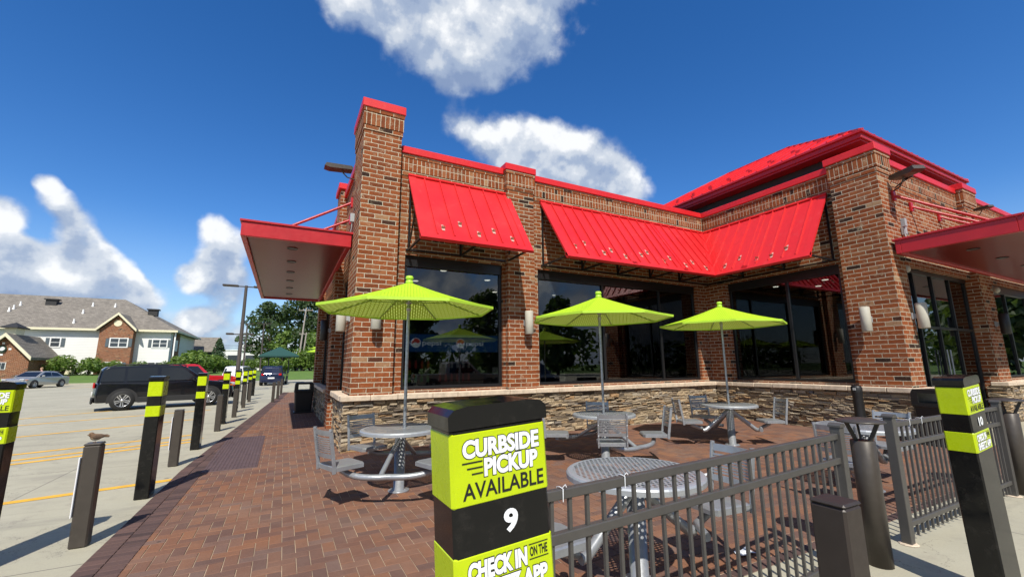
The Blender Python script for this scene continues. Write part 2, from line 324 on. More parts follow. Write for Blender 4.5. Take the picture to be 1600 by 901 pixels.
def leaf_mat(name, stops):
    m, t, b = mat(name); a = t.new('ShaderNodeAttribute'); a.attribute_name = 'rnd'
    c = t.ramp(a.outputs['Fac'], stops); t.put(b.inputs['Base Color'], c); b.inputs['Roughness'].default_value = .55
    tl = t.new('ShaderNodeBsdfTranslucent'); t.put(tl.inputs[0], t.mix(.6, c, (.25, .4, .03)))
    mx = t.new('ShaderNodeMixShader'); mx.inputs[0].default_value = .28; t.l.new(b.outputs[0], mx.inputs[1]); t.l.new(tl.outputs[0], mx.inputs[2]); t.l.new(mx.outputs[0], t.n['Material Output'].inputs[0]); return m
M['leafdark'] = leaf_mat('dark_leaves', [(0, (.022, .042, .014)), (.5, (.038, .07, .02)), (1, (.06, .10, .028))])
M['leafmid'] = leaf_mat('mid_leaves', [(0, (.065, .12, .018)), (.5, (.11, .185, .028)), (1, (.18, .26, .042))])
M['leafpine'] = leaf_mat('conifer_needles', [(0, (.03, .06, .03)), (.5, (.05, .09, .045)), (1, (.07, .12, .06))])
def umb_mat():
    m, t, b = mat('lime_umbrella_fabric'); uv = t.new('ShaderNodeUVMap').outputs[0]
    n = t.new('ShaderNodeTexBrick'); t.put(n.inputs['Vector'], uv); n.inputs['Scale'].default_value = 1; n.inputs['Brick Width'].default_value = .13; n.inputs['Row Height'].default_value = .042
    n.inputs['Mortar Size'].default_value = .0145; n.inputs['Mortar Smooth'].default_value = 0.1
    slot = t.math('SUBTRACT', 1., n.outputs['Fac'])
    lime = t.mix(t.noise(t.new('ShaderNodeTexCoord').outputs['Object'], 3.), (.39, .62, .02), (.44, .66, .03))
    t.put(b.inputs['Base Color'], lime); b.inputs['Roughness'].default_value = .75; b.inputs['Specular IOR Level'].default_value = .12
    tl = t.new('ShaderNodeBsdfTranslucent'); tl.inputs[0].default_value = (.80, .95, .22, 1)
    mx = t.new('ShaderNodeMixShader'); t.put(mx.inputs[0], t.math('MULTIPLY', slot, .46)); t.l.new(b.outputs[0], mx.inputs[1]); t.l.new(tl.outputs[0], mx.inputs[2])
    t.l.new(mx.outputs[0], t.n['Material Output'].inputs[0]); return m
M['umb'] = umb_mat()
def perf_mat():
    m, t, b = mat('perforated_silver_top'); P = t.new('ShaderNodeTexCoord').outputs['Object']; x = t.xyz(P)
    r = t.math('SQRT', t.math('ADD', t.math('MULTIPLY', x[0], x[0]), t.math('MULTIPLY', x[1], x[1])))
    u = t.math('MULTIPLY', t.math('ADD', x[0], t.math('MULTIPLY', x[1], .577)), 1/.044); v = t.math('MULTIPLY', x[1], 1/.036)
    row = t.math('FLOOR', v)
    u = t.math('ADD', t.math('MULTIPLY', x[0], 1/.044), t.math('MULTIPLY', t.math('MODULO', t.math('ABSOLUTE', row), 2.), .5))
    du = t.math('SUBTRACT', t.math('FRACT', u), .5); dv = t.math('MULTIPLY', t.math('SUBTRACT', t.math('FRACT', v), .5), .9)
    d = t.math('SQRT', t.math('ADD', t.math('MULTIPLY', du, du), t.math('MULTIPLY', dv, dv)))
    hole = t.math('MULTIPLY', t.math('LESS_THAN', d, .33), t.math('LESS_THAN', r, .47))
    b.inputs['Base Color'].default_value = (.40, .42, .44, 1); b.inputs['Metallic'].default_value = .4; b.inputs['Roughness'].default_value = .4
    tr = t.new('ShaderNodeBsdfTransparent'); mx = t.new('ShaderNodeMixShader'); t.put(mx.inputs[0], hole); t.l.new(b.outputs[0], mx.inputs[1]); t.l.new(tr.outputs[0], mx.inputs[2])
    t.l.new(mx.outputs[0], t.n['Material Output'].inputs[0]); return m
M['perf'] = perf_mat()
def emit(name, col, st):
    m, t, b = mat(name); b.inputs['Base Color'].default_value = (*col, 1); b.inputs['Emission Color'].default_value = (*col, 1); b.inputs['Emission Strength'].default_value = st; return m
M['downlight'] = emit('lit_downlight', (1, .9, .75), 5.0); M['coolblue'] = emit('lit_blue_header', (.02, .09, .30), .5); M['coolwhite'] = emit('lit_header_letters', (.6, .65, .7), .8); M['coolred'] = emit('lit_header_red', (.5, .06, .05), .8)

# ------------------------------------------------------------------ mesh builder
class MB:
    def __init__(s): s.v = []; s.f = []; s.r = []; s.sm = []; s.uv = None; s.cur = 0.5
    def add(s, vs, fs, smooth=False, m=None):
        o = len(s.v)
        s.v += [tuple(m @ Vector(p)) if m is not None else tuple(p) for p in vs]
        for f in fs: s.f.append(tuple(i+o for i in f)); s.r.append(s.cur); s.sm.append(smooth)
        return s
    def box(s, lo, hi, b=0.0, m=None):
        lo = [min(lo[i], hi[i]) for i in range(3)] if True else lo; hi2 = hi
        return s._box(lo, hi2, b, m)
    def _box(s, lo, hi, b, m):
        x0, y0, z0 = lo; x1, y1, z1 = hi
        if b <= 0:
            vs = [(x0,y0,z0),(x1,y0,z0),(x1,y1,z0),(x0,y1,z0),(x0,y0,z1),(x1,y0,z1),(x1,y1,z1),(x0,y1,z1)]
            return s.add(vs, [(0,3,2,1),(4,5,6,7),(0,1,5,4),(1,2,6,5),(2,3,7,6),(3,0,4,7)], False, m)
        b = min(b, .49*min(x1-x0, y1-y0, z1-z0)); vs = []; idx = {}
        X = (x0, x1); Y = (y0, y1); Z = (z0, z1)
        for i in (0, 1):
            for j in (0, 1):
                for k in (0, 1):
                    sx, sy, sz = (1-2*i)*b, (1-2*j)*b, (1-2*k)*b; p = (X[i], Y[j], Z[k])
                    idx[i,j,k] = len(vs); vs += [(p[0], p[1]+sy, p[2]+sz), (p[0]+sx, p[1], p[2]+sz), (p[0]+sx, p[1]+sy, p[2])]
        q = lambda i, j, k, a: idx[i,j,k]+a
        fs = [(q(0,0,0,0),q(0,0,1,0),q(0,1,1,0),q(0,1,0,0)), (q(1,0,0,0),q(1,1,0,0),q(1,1,1,0),q(1,0,1,0)),
              (q(0,0,0,1),q(1,0,0,1),q(1,0,1,1),q(0,0,1,1)), (q(0,1,0,1),q(0,1,1,1),q(1,1,1,1),q(1,1,0,1)),
              (q(0,0,0,2),q(0,1,0,2),q(1,1,0,2),q(1,0,0,2)), (q(0,0,1,2),q(1,0,1,2),q(1,1,1,2),q(0,1,1,2))]
        for a in (0, 1):
            for c in (0, 1):
                fs.append((q(0,a,c,1),q(0,a,c,2),q(1,a,c,2),q(1,a,c,1))); fs.append((q(a,0,c,0),q(a,0,c,2),q(a,1,c,2),q(a,1,c,0))); fs.append((q(a,c,0,0),q(a,c,0,1),q(a,c,1,1),q(a,c,1,0)))
                for k in (0, 1): fs.append((q(a,c,k,0),q(a,c,k,1),q(a,c,k,2)))
        return s.add(vs, fs, False, m)
    def cbox(s, c, d, b=0., m=None): return s.box([c[i]-d[i]/2 for i in range(3)], [c[i]+d[i]/2 for i in range(3)], b, m)
    def tube(s, pts, r, n=10, cap=True, m=None, smooth=True):
        pts = [Vector(p) for p in pts]; rs = r if isinstance(r, (list, tuple)) else [r]*len(pts); vs = []; fs = []
        prev = None
        for i, p in enumerate(pts):
            t = (pts[min(i+1, len(pts)-1)]-pts[max(i-1, 0)]).normalized()
            if prev is None: a = t.orthogonal().normalized()
            else: a = (prev - t*prev.dot(t)); a = a.normalized() if a.length > 1e-6 else t.orthogonal().normalized()
            prev = a; bb = t.cross(a)
            for k in range(n):
                an = 2*PI*k/n; vs.append(p+(a*math.cos(an)+bb*math.sin(an))*rs[i])
        for i in range(len(pts)-1):
            for k in range(n): fs.append((i*n+k, i*n+(k+1)%n, (i+1)*n+(k+1)%n, (i+1)*n+k))
        s.add(vs, fs, smooth, m)
        if cap:
            e = len(pts)-1; s.add(vs[:n], [tuple(reversed(range(n)))], False, m); s.add(vs[e*n:], [tuple(range(n))], False, m)
        return s
    def lathe(s, prof, n=24, m=None, smooth=True, cap=True):
        vs = []; fs = []
        for (r, z) in prof:
            for k in range(n): a = 2*PI*k/n; vs.append((r*math.cos(a), r*math.sin(a), z))
        for i in range(len(prof)-1):
            for k in range(n): fs.append((i*n+k, i*n+(k+1)%n, (i+1)*n+(k+1)%n, (i+1)*n+k))
        s.add(vs, fs, smooth, m)
        if cap:
            for i, rev in ((0, True), (len(prof)-1, False)):
                if prof[i][0] > 1e-4: s.add(vs[i*n:(i+1)*n], [tuple(reversed(range(n))) if rev else tuple(range(n))], False, m)
        return s
    def bar(s, a, b, w, h=None, bev=0.):      # rectangular bar between two points
        a = Vector(a); b = Vector(b); h = h or w; d = b-a; L = d.length; z = d.normalized()
        x = Vector((0, 0, 1)).cross(z); x = x.normalized() if x.length > 1e-4 else Vector((1, 0, 0)); y = z.cross(x)
        mm = Matrix((x, y, z)).transposed().to_4x4(); mm.translation = a
        return s.box((-w/2, -h/2, 0), (w/2, h/2, L), bev, mm)
    def ell(s, c, r, nu=14, nv=9, m=None):
        prof = []
        vs = []; fs = []
        for j in range(1, nv):
            th = PI*j/nv
            for k in range(nu): a = 2*PI*k/nu; vs.append((c[0]+r[0]*math.sin(th)*math.cos(a), c[1]+r[1]*math.sin(th)*math.sin(a), c[2]-r[2]*math.cos(th)))
        for j in range(nv-2):
            for k in range(nu): fs.append((j*nu+k, j*nu+(k+1)%nu, (j+1)*nu+(k+1)%nu, (j+1)*nu+k))
        b0 = len(vs); vs += [(c[0], c[1], c[2]-r[2]), (c[0], c[1], c[2]+r[2])]
        for k in range(nu): fs.append((b0, (k+1) % nu, k)); fs.append((b0+1, (nv-2)*nu+k, (nv-2)*nu+(k+1) % nu))
        return s.add(vs, fs, True, m)
    def prism(s, poly, axis, a, b):           # polygon in the plane across 'axis', from a to b
        def P(p, t): return {'x': (t, p[0], p[1]), 'y': (p[0], t, p[1]), 'z': (p[0], p[1], t)}[axis]
        n = len(poly); vs = [P(p, a) for p in poly]+[P(p, b) for p in poly]
        return s.add(vs, [tuple(range(n)), tuple(reversed(range(n, 2*n)))]+[(i, i+n, (i+1) % n+n, (i+1) % n) for i in range(n)])
    def mesh(s, name):
        me = bpy.data.meshes.new(name); me.from_pydata(s.v, [], s.f); me.validate(clean_customdata=False)
        if len(me.polygons) == len(s.f):
            me.polygons.foreach_set('use_smooth', s.sm)
            a = me.attributes.new('rnd', 'FLOAT', 'FACE'); a.data.foreach_set('value', s.r)
        me.update(); return me
def fixn(me):
    bm = bmesh.new(); bm.from_mesh(me); bmesh.ops.recalc_face_normals(bm, faces=bm.faces); bm.to_mesh(me); bm.free(); return me
def obj(name, mb, m, parent=None, label=None, fix=True):
    me = mb.mesh(name) if isinstance(mb, MB) else mb
    if fix: fixn(me)
    me.materials.append(M[m] if isinstance(m, str) else m)
    o = bpy.data.objects.new(name, me); COL.objects.link(o)
    if parent is not None: o.parent = parent
    if label: o['label'] = label
    return o
def tag(o, label=None, cat=None, group=None, kind=None):
    if label: o['label'] = label
    if cat: o['category'] = cat
    if group: o['group'] = group
    if kind: o['kind'] = kind
    return o
def thing(name, loc, label, cat, group=None, rz=0.):
    o = bpy.data.objects.new(name, None); COL.objects.link(o); o.location = loc; o.rotation_euler = (0, 0, rz); o.empty_display_size = .2
    return tag(o, label, cat, group)
def kids(o): return [c for c in KID.get(o.name, [])] if False else [c for c in bpy.data.objects if c.parent == o]
def dup(root, loc, rz=0., label=None, group=None, scale=None):
    r = root.copy(); COL.objects.link(r); r.location = loc; r.rotation_euler = (0, 0, rz)
    if scale: r.scale = scale if isinstance(scale, (tuple, list)) else (scale,)*3
    if label: r['label'] = label
    if group: r['group'] = group
    for ch in kids(root):
        c = ch.copy(); COL.objects.link(c); c.parent = r
        for g in kids(ch): d = g.copy(); COL.objects.link(d); d.parent = c
    return r
def text_mesh(txt, height, width=None, offset=0., shear=0., depth=0.001, space=1.0):
    cu = bpy.data.curves.new('txt', 'FONT'); cu.body = txt; cu.size = 1; cu.offset = 0.; cu.shear = shear; cu.align_x = 'LEFT'; cu.space_character = space; cu.resolution_u = 4
    o = bpy.data.objects.new('txt', cu); COL.objects.link(o)
    def ev():
        C.view_layer.update(); return bpy.data.meshes.new_from_object(o.evaluated_get(C.evaluated_depsgraph_get()))
    me = ev(); xs = [v.co.x for v in me.vertices]; ys = [v.co.y for v in me.vertices]
    x0, x1, y0, y1 = min(xs), max(xs), min(ys), max(ys); sy = height/(y1-y0); sx = width/(x1-x0) if width else sy
    bpy.data.meshes.remove(me); cu.offset = offset/((sx*sy)**.5); cu.extrude = depth/2
    me = ev(); cx, cy = (x0+x1)/2, (y0+y1)/2
    for v in me.vertices: v.co.x = (v.co.x-cx)*sx; v.co.y = (v.co.y-cy)*sy
    bpy.data.objects.remove(o); bpy.data.curves.remove(cu); return me

# ================================================================== SETTING
g = MB(); g.add([(-900,-900,-.03),(900,-900,-.03),(900,900,-.03),(-900,900,-.03)], [(0,1,2,3)])
tag(obj('lawn', g, 'grass'), kind='structure')
g = MB(); g.add([(-70,-45,0),(70,-45,0),(70,62,0),(-70,62,0)], [(0,1,2,3)])
tag(obj('parking_lot', g, 'concrete'), kind='structure')
g = MB()
for i in range(60):
    xa, xb = -120+4*i, -116+4*i
    g.add([(xa,62.19,.02),(xb,62.19,.02),(xb,66,.45),(xa,66,.45)], [(0,1,2,3)]); g.add([(xa,66,.45),(xb,66,.45),(xb,72.5,.95),(xa,72.5,.95)], [(0,1,2,3)]); g.add([(xa,72.5,.95),(xb,72.5,.95),(xb,200,1.1),(xa,200,1.1)], [(0,1,2,3)])
tag(obj('lawn_bank', g, 'grass'), kind='structure')
g = MB(); g.box((-70,62,-.03), (-3,62.18,.13), .02); g.box((9,62,-.03), (60,62.18,.13), .02)
tag(obj('kerb', g, 'concrete'), kind='structure')
# painted stall lines, 4 mm above the concrete
g = MB()
def stripe(a, b, wd):
    a = Vector((*a, .004)); b = Vector((*b, .004)); n = (b-a).normalized().cross(Vector((0, 0, 1)))*wd/2
    g.add([a-n, b-n, b+n, a+n], [(0, 1, 2, 3)])
for a, b in [((-1.32,8.25),(-6.2,7.15)), ((-1.7,12.1),(-7.3,9.35)), ((-1.55,12.62),(-7.3,9.95)), ((-1.8,13.35),(-7.6,10.75)), ((-2.3,17.3),(-8.,13.65)), ((-2.4,20.7),(-8.6,17.2)), ((-4.0,24.35),(-9.5,18.6)),
             ((-16,50),(-14.2,57)), ((-13.2,50),(-11.4,57)), ((-22,48),(-20.2,55))]: stripe(a, b, .155)
for k in range(7): stripe((-9.-3*k, 56), (-7.4-3*k, 61.5), .1)
tag(obj('stall_lines', g, 'line'), kind='structure')

# brick paving: bed, herringbone field, border
EDGE = [(1.5,-1.36),(4.9,-1.37),(8.8,-1.33),(12.5,-1.13),(18.3,-.75),(26.,-.27),(32.,.1)]
def edge_x(y):
    for (y0, x0), (y1, x1) in zip(EDGE, EDGE[1:]):
        if y <= y1: return x0+(x1-x0)*(y-y0)/(y1-y0)
    return EDGE[-1][1]
SOUTH = 2.38; BORD = .33
def in_pave(x, y):
    if y < SOUTH+.12 or y > 31.8: return False
    if x < edge_x(y)+BORD-.13: return False
    if y < 9.1: return x < 12.3
    return x < 1.2
bed = MB()
ys = [SOUTH]+[e[0] for e in EDGE if e[0] > SOUTH]
for a, b in zip(ys, ys[1:]): bed.add([(edge_x(a), a, .002), (1.25, a, .002), (1.25, b, .002), (edge_x(b), b, .002)], [(0, 1, 2, 3)])
bed.add([(1.25,SOUTH,.002),(12.4,SOUTH,.002),(12.4,9.2,.002),(1.25,9.2,.002)], [(0,1,2,3)])
M['sand'] = pbr('joint_sand', (.34, .25, .17), .95, 0, .45, 3)
tag(obj('paving_bed', bed, 'sand'), kind='structure')
rnd = random.Random(3); pv = MB(); U = .108
def paver(mb, x0, y0, x1, y1, gap=.0032, lift=0.):
    z = .008+lift+rnd.uniform(-.0012, .0012); t1, t2 = rnd.uniform(-.001, .001), rnd.uniform(-.001, .001)
    mb.cur = rnd.random(); c = .0035
    X0, Y0, X1, Y1 = x0+gap, y0+gap, x1-gap, y1-gap
    vs = [(X0,Y0,0),(X1,Y0,0),(X1,Y1,0),(X0,Y1,0),(X0,Y0,z-c),(X1,Y0,z-c),(X1,Y1,z-c),(X0,Y1,z-c),(X0+c,Y0+c,z+t1),(X1-c,Y0+c,z+t2),(X1-c,Y1-c,z-t1),(X0+c,Y1-c,z-t2)]
    mb.add(vs, [(0,1,5,4),(1,2,6,5),(2,3,7,6),(3,0,4,7),(4,5,9,8),(5,6,10,9),(6,7,11,10),(7,4,8,11),(8,9,10,11)])
X0I, X1I, Y0I, Y1I = -15, 116, 20, 298
for j in range(Y0I, Y1I):
    for kk in range(-90, 60):
        i = j+4*kk
        if i < X0I-4 or i > X1I: continue
        for (cells) in (((i, j), (i+1, j)), ((i+3, j), (i+3, j+1))):
            ins = [in_pave((a+.5)*U, (b+.5)*U) for a, b in cells]
            if all(ins): paver(pv, cells[0][0]*U, cells[0][1]*U, (cells[1][0]+1)*U, (cells[1][1]+1)*U)
            elif any(ins):
                a, b = cells[ins.index(True)]; paver(pv, a*U, b*U, (a+1)*U, (b+1)*U)
tag(obj('brick_paving', pv, 'paver', fix=False), kind='structure')
bo = MB(); y = SOUTH
while y < 31.8:
    xe = edge_x(y+.05); k = (edge_x(y+.1)-edge_x(y)); paver(bo, xe, y, xe+BORD/2, y+.1, .0032, .006); paver(bo, xe+BORD/2, y, xe+BORD+.01, y+.1, .0032, .006); y += .1
x = -1.0
while x < 12.2: paver(bo, x, SOUTH, x+.2, SOUTH+.1); x += .2
tag(obj('paving_border', bo, 'border', fix=False), kind='structure')
# raised-dome warning pad
pd = MB(); pd.box((-1.02, 8.5, .0), (-.26, 12.2, .014), .004)
for i in range(14):
    pd.box((-1.0+i*.053, 8.53, .014), (-.975+i*.053, 12.17, .019), .003)
tag(obj('tactile_paving', pd, pbr('tactile_plate', (.10, .062, .06), .7, 0, .2, 8, .4, 60)), kind='structure')

# ================================================================== STORE
store = thing('convenience_store', (1.2, 9.0, 0), 'red brick convenience store with red metal awnings and a stone base behind the patio', 'building')
def sp(name, mb, m, parent=None, label=None):
    o = obj(name, mb, m, parent or store, label)
    if parent is None: o.location = (-1.2, -9.0, 0)
    return o
YA, XB, YS = 9.2, 12.15, 4.42         # wall planes: patio back wall, patio side wall, south wall
TOP = 6.42
WZ0, WZ1 = 1.12, 4.05
GA1 = (2.2, 4.62); GA2 = (5.62, 11.55); GB = (5.4, 8.5)
# --- walls with real openings
wl = MB()
def wallX(x0, x1, y0, y1, z0, z1): wl.box((x0, y0, z0), (x1, y1, z1))
wallX(1.3, 12.5, YA, YA+.3, WZ1, TOP); wallX(1.3, 12.5, YA, YA+.3, 0, WZ0)
wallX(1.3, GA1[0], YA, YA+.3, WZ0, WZ1); wallX(GA1[1], GA2[0], YA, YA+.3, WZ0, WZ1); wallX(GA2[1], 12.45, YA, YA+.3, WZ0, WZ1)
sp('back_wall', wl, 'brick')
wl = MB()
wallX(XB, XB+.3, YS, YA, WZ1, TOP); wallX(XB, XB+.3, YS, YA, 0, WZ0); wallX(XB, XB+.3, YS, GB[0], WZ0, WZ1); wallX(XB, XB+.3, GB[1], YA, WZ0, WZ1)
sp('side_wall', wl, 'brick')
wl = MB()
wallX(XB+.3, 34, YS, YS+.3, 3.9, TOP); wallX(12.45, 12.64, YS, YS+.3, 0, 3.9); wallX(17.1, 18.2, YS, YS+.3, 0, 3.9); wallX(18.2, 34, YS, YS+.3, 0, WZ0); wallX(26, 34, YS, YS+.3, WZ0, 3.9)
pass
sp('front_wall', wl, 'brick')
wl = MB()
wallX(1.3, 1.6, YA+.3, 22, 3.9, TOP); wallX(1.3, 1.6, YA+.3, 11., 0, 3.9); wallX(1.3, 1.6, 12.6, 13.4, 0, 3.9); wallX(1.3, 1.6, 18.6, 22, 0, 3.9); wallX(1.3, 1.6, 13.4, 18.6, 0, .9)
wallX(1.6, 34, 21.7, 22, 0, TOP); wallX(33.7, 34, YS+.3, 21.7, 0, TOP)
sp('entrance_wall', wl, 'brick')
pr = MB()
PIERS = [(1.17, 1.98, 8.98, 10.25, 7.2), (4.68, 5.45, 9.06, YA, TOP+.1), (11.95, 12.62, 4.27, 5.25, TOP+.12), (17.1, 18.0, 4.25, YS, TOP+.12), (1.1, 1.3, 12.6, 13.4, TOP+.25), (1.1, 1.3, 18.6, 19.4, TOP+.25), (11.98, XB, 8.5, YA, WZ1)]
for i, (x0, x1, y0, y1, z1) in enumerate(PIERS):
    pr = MB(); pr.box((x0, y0, 1.0 if i < 3 or i == 6 else 0), (x1, y1, z1)); sp('brick_pier', pr, 'brick')
# --- corbel bands and soldier courses under the coping
sb = MB(); rb_ = MB()
def bands(face, a, b, at, ztop, depth=.2):
    for (z0, z1, pr_, so) in ((ztop-.085, ztop-.0, .03, 0), (ztop-.40, ztop-.10, .022, 1), (ztop-.515, ztop-.415, .012, 0)):
        mb = sb if so else rb_
        if face == 'y': mb.box((a-pr_*0, at-pr_, z0), (b, at+.02, z1))
        else: mb.box((at-pr_, a, z0), (at+.02, b, z1))
bands('y', 2.02, 4.66, YA, TOP); bands('y', 5.48, 12.12, YA, TOP); bands('x', 5.28, 9.16, XB, TOP); bands('y', 12.66, 17.06, YS, TOP); bands('y', 18.04, 33, YS, TOP); bands('x', 10.3, 12.56, 1.3, TOP); bands('x', 13.44, 21, 1.3, TOP)
def pierbands(x0, x1, y0, y1, zt):
    for (z0, z1, p, so) in ((zt-.085, zt, .04, 0), (zt-.40, zt-.10, .03, 1), (zt-.515, zt-.415, .018, 0)):
        (sb if so else rb_).box((x0-p, y0-p, z0), (x1+p, y1+p*.4, z1))
for i in (0, 1, 2, 3): pierbands(*PIERS[i][:4], PIERS[i][4])
sp('soldier_course', sb, 'soldier'); sp('corbel_course', rb_, 'brick')
# --- red coping
cp = MB()
def coping(x0, x1, y0, y1, z, h=.17): cp.box((x0, y0, z), (x1, y1, z+h), .012); 
coping(2.03, 4.62, YA-.07, YA+.36, TOP); coping(5.52, 12.06, YA-.07, YA+.36, TOP); coping(XB-.07, XB+.36, 5.31, YA+.355, TOP+.002)
coping(12.7, 17.02, YS-.07, YS+.36, TOP); coping(18.08, 34.05, YS-.07, YS+.36, TOP); coping(1.2, 1.66, 10.31, 22.06, TOP)
for i in (0, 1, 2, 3, 4, 5):
    x0, x1, y0, y1, z1 = PIERS[i]; coping(x0-.065, x1+.065, y0-.065, y1+(.30 if i in (1, 3) else .065), z1+.002, .2 if i == 0 else .175)
sp('coping', cp, 'red')
# --- roof deck and ceilings, interior
rf = MB(); rf.box((1.62, YA+.32, 5.7), (33.6, 21.6, 5.9)); rf.box((12.47, YS+.32, 5.7), (33.6, YA+.32, 5.9)); sp('roof_deck', rf, 'char')
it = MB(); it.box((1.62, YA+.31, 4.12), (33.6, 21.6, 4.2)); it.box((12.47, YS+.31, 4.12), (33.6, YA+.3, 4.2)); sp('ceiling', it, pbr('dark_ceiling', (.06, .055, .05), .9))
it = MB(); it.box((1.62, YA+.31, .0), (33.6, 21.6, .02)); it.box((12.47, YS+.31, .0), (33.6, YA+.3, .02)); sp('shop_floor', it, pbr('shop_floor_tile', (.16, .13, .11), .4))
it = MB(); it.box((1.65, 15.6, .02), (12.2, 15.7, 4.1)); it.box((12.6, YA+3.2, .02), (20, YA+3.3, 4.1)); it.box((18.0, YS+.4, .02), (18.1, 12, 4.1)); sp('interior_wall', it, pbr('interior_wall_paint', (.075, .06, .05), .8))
for k, (x, y) in enumerate([(2.5, 10.6), (3.6, 10.7), (3.3, 12.4), (5.2, 11.4), (7.4, 11.0), (9.6, 11.2), (11.4, 12.2), (13.4, 7.6), (13.3, 6.2), (14.6, 6.9), (14.4, 8.3), (15.6, 7.6), (15.8, 6.3), (8.6, 12.9), (6.3, 13.2)]):
    d = MB(); d.lathe([(.0, 4.105), (.075, 4.105), (.09, 4.119)], 14, Matrix.Translation((x, y, 0)), False, False); sp('ceiling_downlight', d, 'downlight')
# --- stone water table (individual split stones) and limestone ledge
st = MB(); rs = random.Random(11)
def stones(face, a, b, at, z0, z1):
    z = z0
    while z < z1-.02:
        h = min(rs.choice([.026, .032, .038, .045, .055, .065, .08]), z1-z); u = a+rs.uniform(-.15, 0)
        if z1-z-h < .025: h = z1-z
        while u < b:
            L = rs.uniform(.10, .42)*(1.0 if h < .07 else .75); e = min(u+L, b); s0 = max(u, a)
            if b-e < .06: e = b
            hh = h
            if e-s0 > .02:
                st.cur = rs.random(); d = rs.uniform(.0, .045)*(1 if rs.random() > .15 else 1.6); n = 3
                # irregular face: three-by-two front grid
                vs = []; g_ = .004
                us = [s0+g_, s0+(e-s0)*rs.uniform(.3, .7), e-g_]; zs = [z+g_*.8, z+hh*rs.uniform(.35, .65), z+hh-g_*.8]
                for zz in zs:
                    for uu in us:
                        edge = (uu in (us[0], us[2])) or (zz in (zs[0], zs[2]))
                        dd = d - (rs.uniform(.006, .018) if edge else rs.uniform(-.008, .008)); jz = rs.uniform(-.004, .004); ju = rs.uniform(-.006, .006)
                        vs.append((uu+ju, at+.0-dd, zz+jz) if face == 'y' else (at-dd, uu+ju, zz+jz))
                back = [(p[0], at+.08, p[2]) if face == 'y' else (at+.08, p[1], p[2]) for p in vs]
                fs = [(0,1,4,3),(1,2,5,4),(3,4,7,6),(4,5,8,7)]; rim = [0,1,2,5,8,7,6,3]
                for i in range(8): fs.append((rim[i], rim[i]+9, rim[(i+1) % 8]+9, rim[(i+1) % 8]))
                st.add(vs+back, fs)
            u = e
            if u >= b-1e-4: break
        z += h
SX = 11.86
stones('y', 1.06, SX, 9.01, 0, .95); stones('x', 4.12, 9.0, SX+.02, 0, .95); stones('x', 9.0, 11.0, 1.08, 0, .95); stones('y', SX, 12.64, 4.14, 0, .95); stones('y', 18.2, 26, 4.3, 0, .95); stones('y', 16.98, 18.1, 4.14, 0, .95); stones('x', 4.14, 4.5, 16.98, 0, .95); stones('x', 13.4, 18.6, 1.12, 0, .95)
sp('stone_base', st, 'stone')
M['stmortar'] = pbr('stone_mortar', (.05, .04, .035), .95)
for lo_, hi_ in (((1.08, 9.03, 0), (12.3, YA-.01, .95)), ((SX+.06, 4.18, 0), (XB-.01, 9.02, .95)), ((1.12, YA, 0), (1.29, 11, .95)), ((XB, 4.17, 0), (12.62, YS-.01, .95)), ((17.02, 4.17, 0), (18.06, YS-.01, .95))):
    bk = MB(); bk.box(lo_, hi_); sp('stone_backing', bk, 'stmortar')
lg = MB(); rs2 = random.Random(4)
def ledge(face, a, b, y0, y1, z0=.95, z1=1.06):
    u = a
    while u < b-.01:
        e = min(b, u+rs2.uniform(.5, .75)); dz = rs2.uniform(-.003, .003)
        if b-e < .2: e = b
        if face == 'y': lg.box((u+.003, y0+rs2.uniform(-.006, .006), z0), (e-.003, y1, z1+dz), .012)
        else: lg.box((y0+rs2.uniform(-.006, .006), u+.003, z0), (y1, e-.003, z1+dz), .012)
        u = e
_led = ledge
def ledge(*a):
    global lg
    lg = MB(); _led(*a); sp('stone_ledge', lg, 'cap')
ledge('y', 1.0, SX-.05, 8.92, YA-.003); ledge('x', 4.06, 9.19, SX-.05, XB-.003); ledge('x', 9.21, 11., 1.0, 1.28); ledge('y', SX+.3, 12.68, 4.06, 4.26); ledge('y', 16.93, 18.12, 4.06, 4.4); ledge('y', 18.2, 26., 4.2, YS-.003); ledge('x', 13.4, 18.6, 1.02, 1.28, .9, 1.)
pass
# --- windows: frame (outer bars and mullions) with panes
def window(face, a, b, at, z0, z1, mull, rails=(), depth=.09, header=.24):
    f = MB(); fw = .07
    def fb(u0, u1, w0, w1, d0=0, d1=depth):
        if face == 'y': f.box((u0, at+d0, w0), (u1, at+d1, w1), .004)
        else: f.box((at+d0, u0, w0), (at+d1, u1, w1), .004)
    fb(a, b, z0, z0+fw); fb(a, b, z1-header, z1, -.015); fb(a, a+fw, z0+fw, z1-header); fb(b-fw, b, z0+fw, z1-header)
    for q in mull: fb(q-fw/2, q+fw/2, z0+fw, z1-header)
    for q in rails: fb(a+fw, b-fw, q-.03, q+.03, .005, depth-.005)
    w_ = sp('window', f, 'black')
    es = [a+fw]+[x for q in mull for x in (q-fw/2, q+fw/2)]+[b-fw]
    for k in range(0, len(es), 2):
        p = MB(); e0, e1 = es[k]+.001, es[k+1]-.001; d = at+.04
        if face == 'y': p.box((e0, d, z0+fw+.001), (e1, d+.008, z1-header-.001))
        else: p.box((d, e0, z0+fw+.001), (d+.008, e1, z1-header-.001))
        obj('pane', p, 'glass', w_)
window('y', *GA1, YA+.08, WZ0, WZ1, []); window('y', *GA2, YA+.08, WZ0, WZ1, [7.8, 10.0]); window('x', *GB, XB+.06, WZ0, WZ1, [6.75])
window('y', 18.2, 26., YS+.08, WZ0, 3.9, [20., 22., 24.]); window('x', 13.4, 18.6, 1.38, .9, 3.9, [15.1, 16.9]); window('x', 11., 12.6, 1.38, .03, 3.9, [11.8], [2.3], header=.1)
window('y', 12.65, 17.09, 4.55, .03, 3.89, [13.75, 14.85, 15.95], [2.45], header=.1)
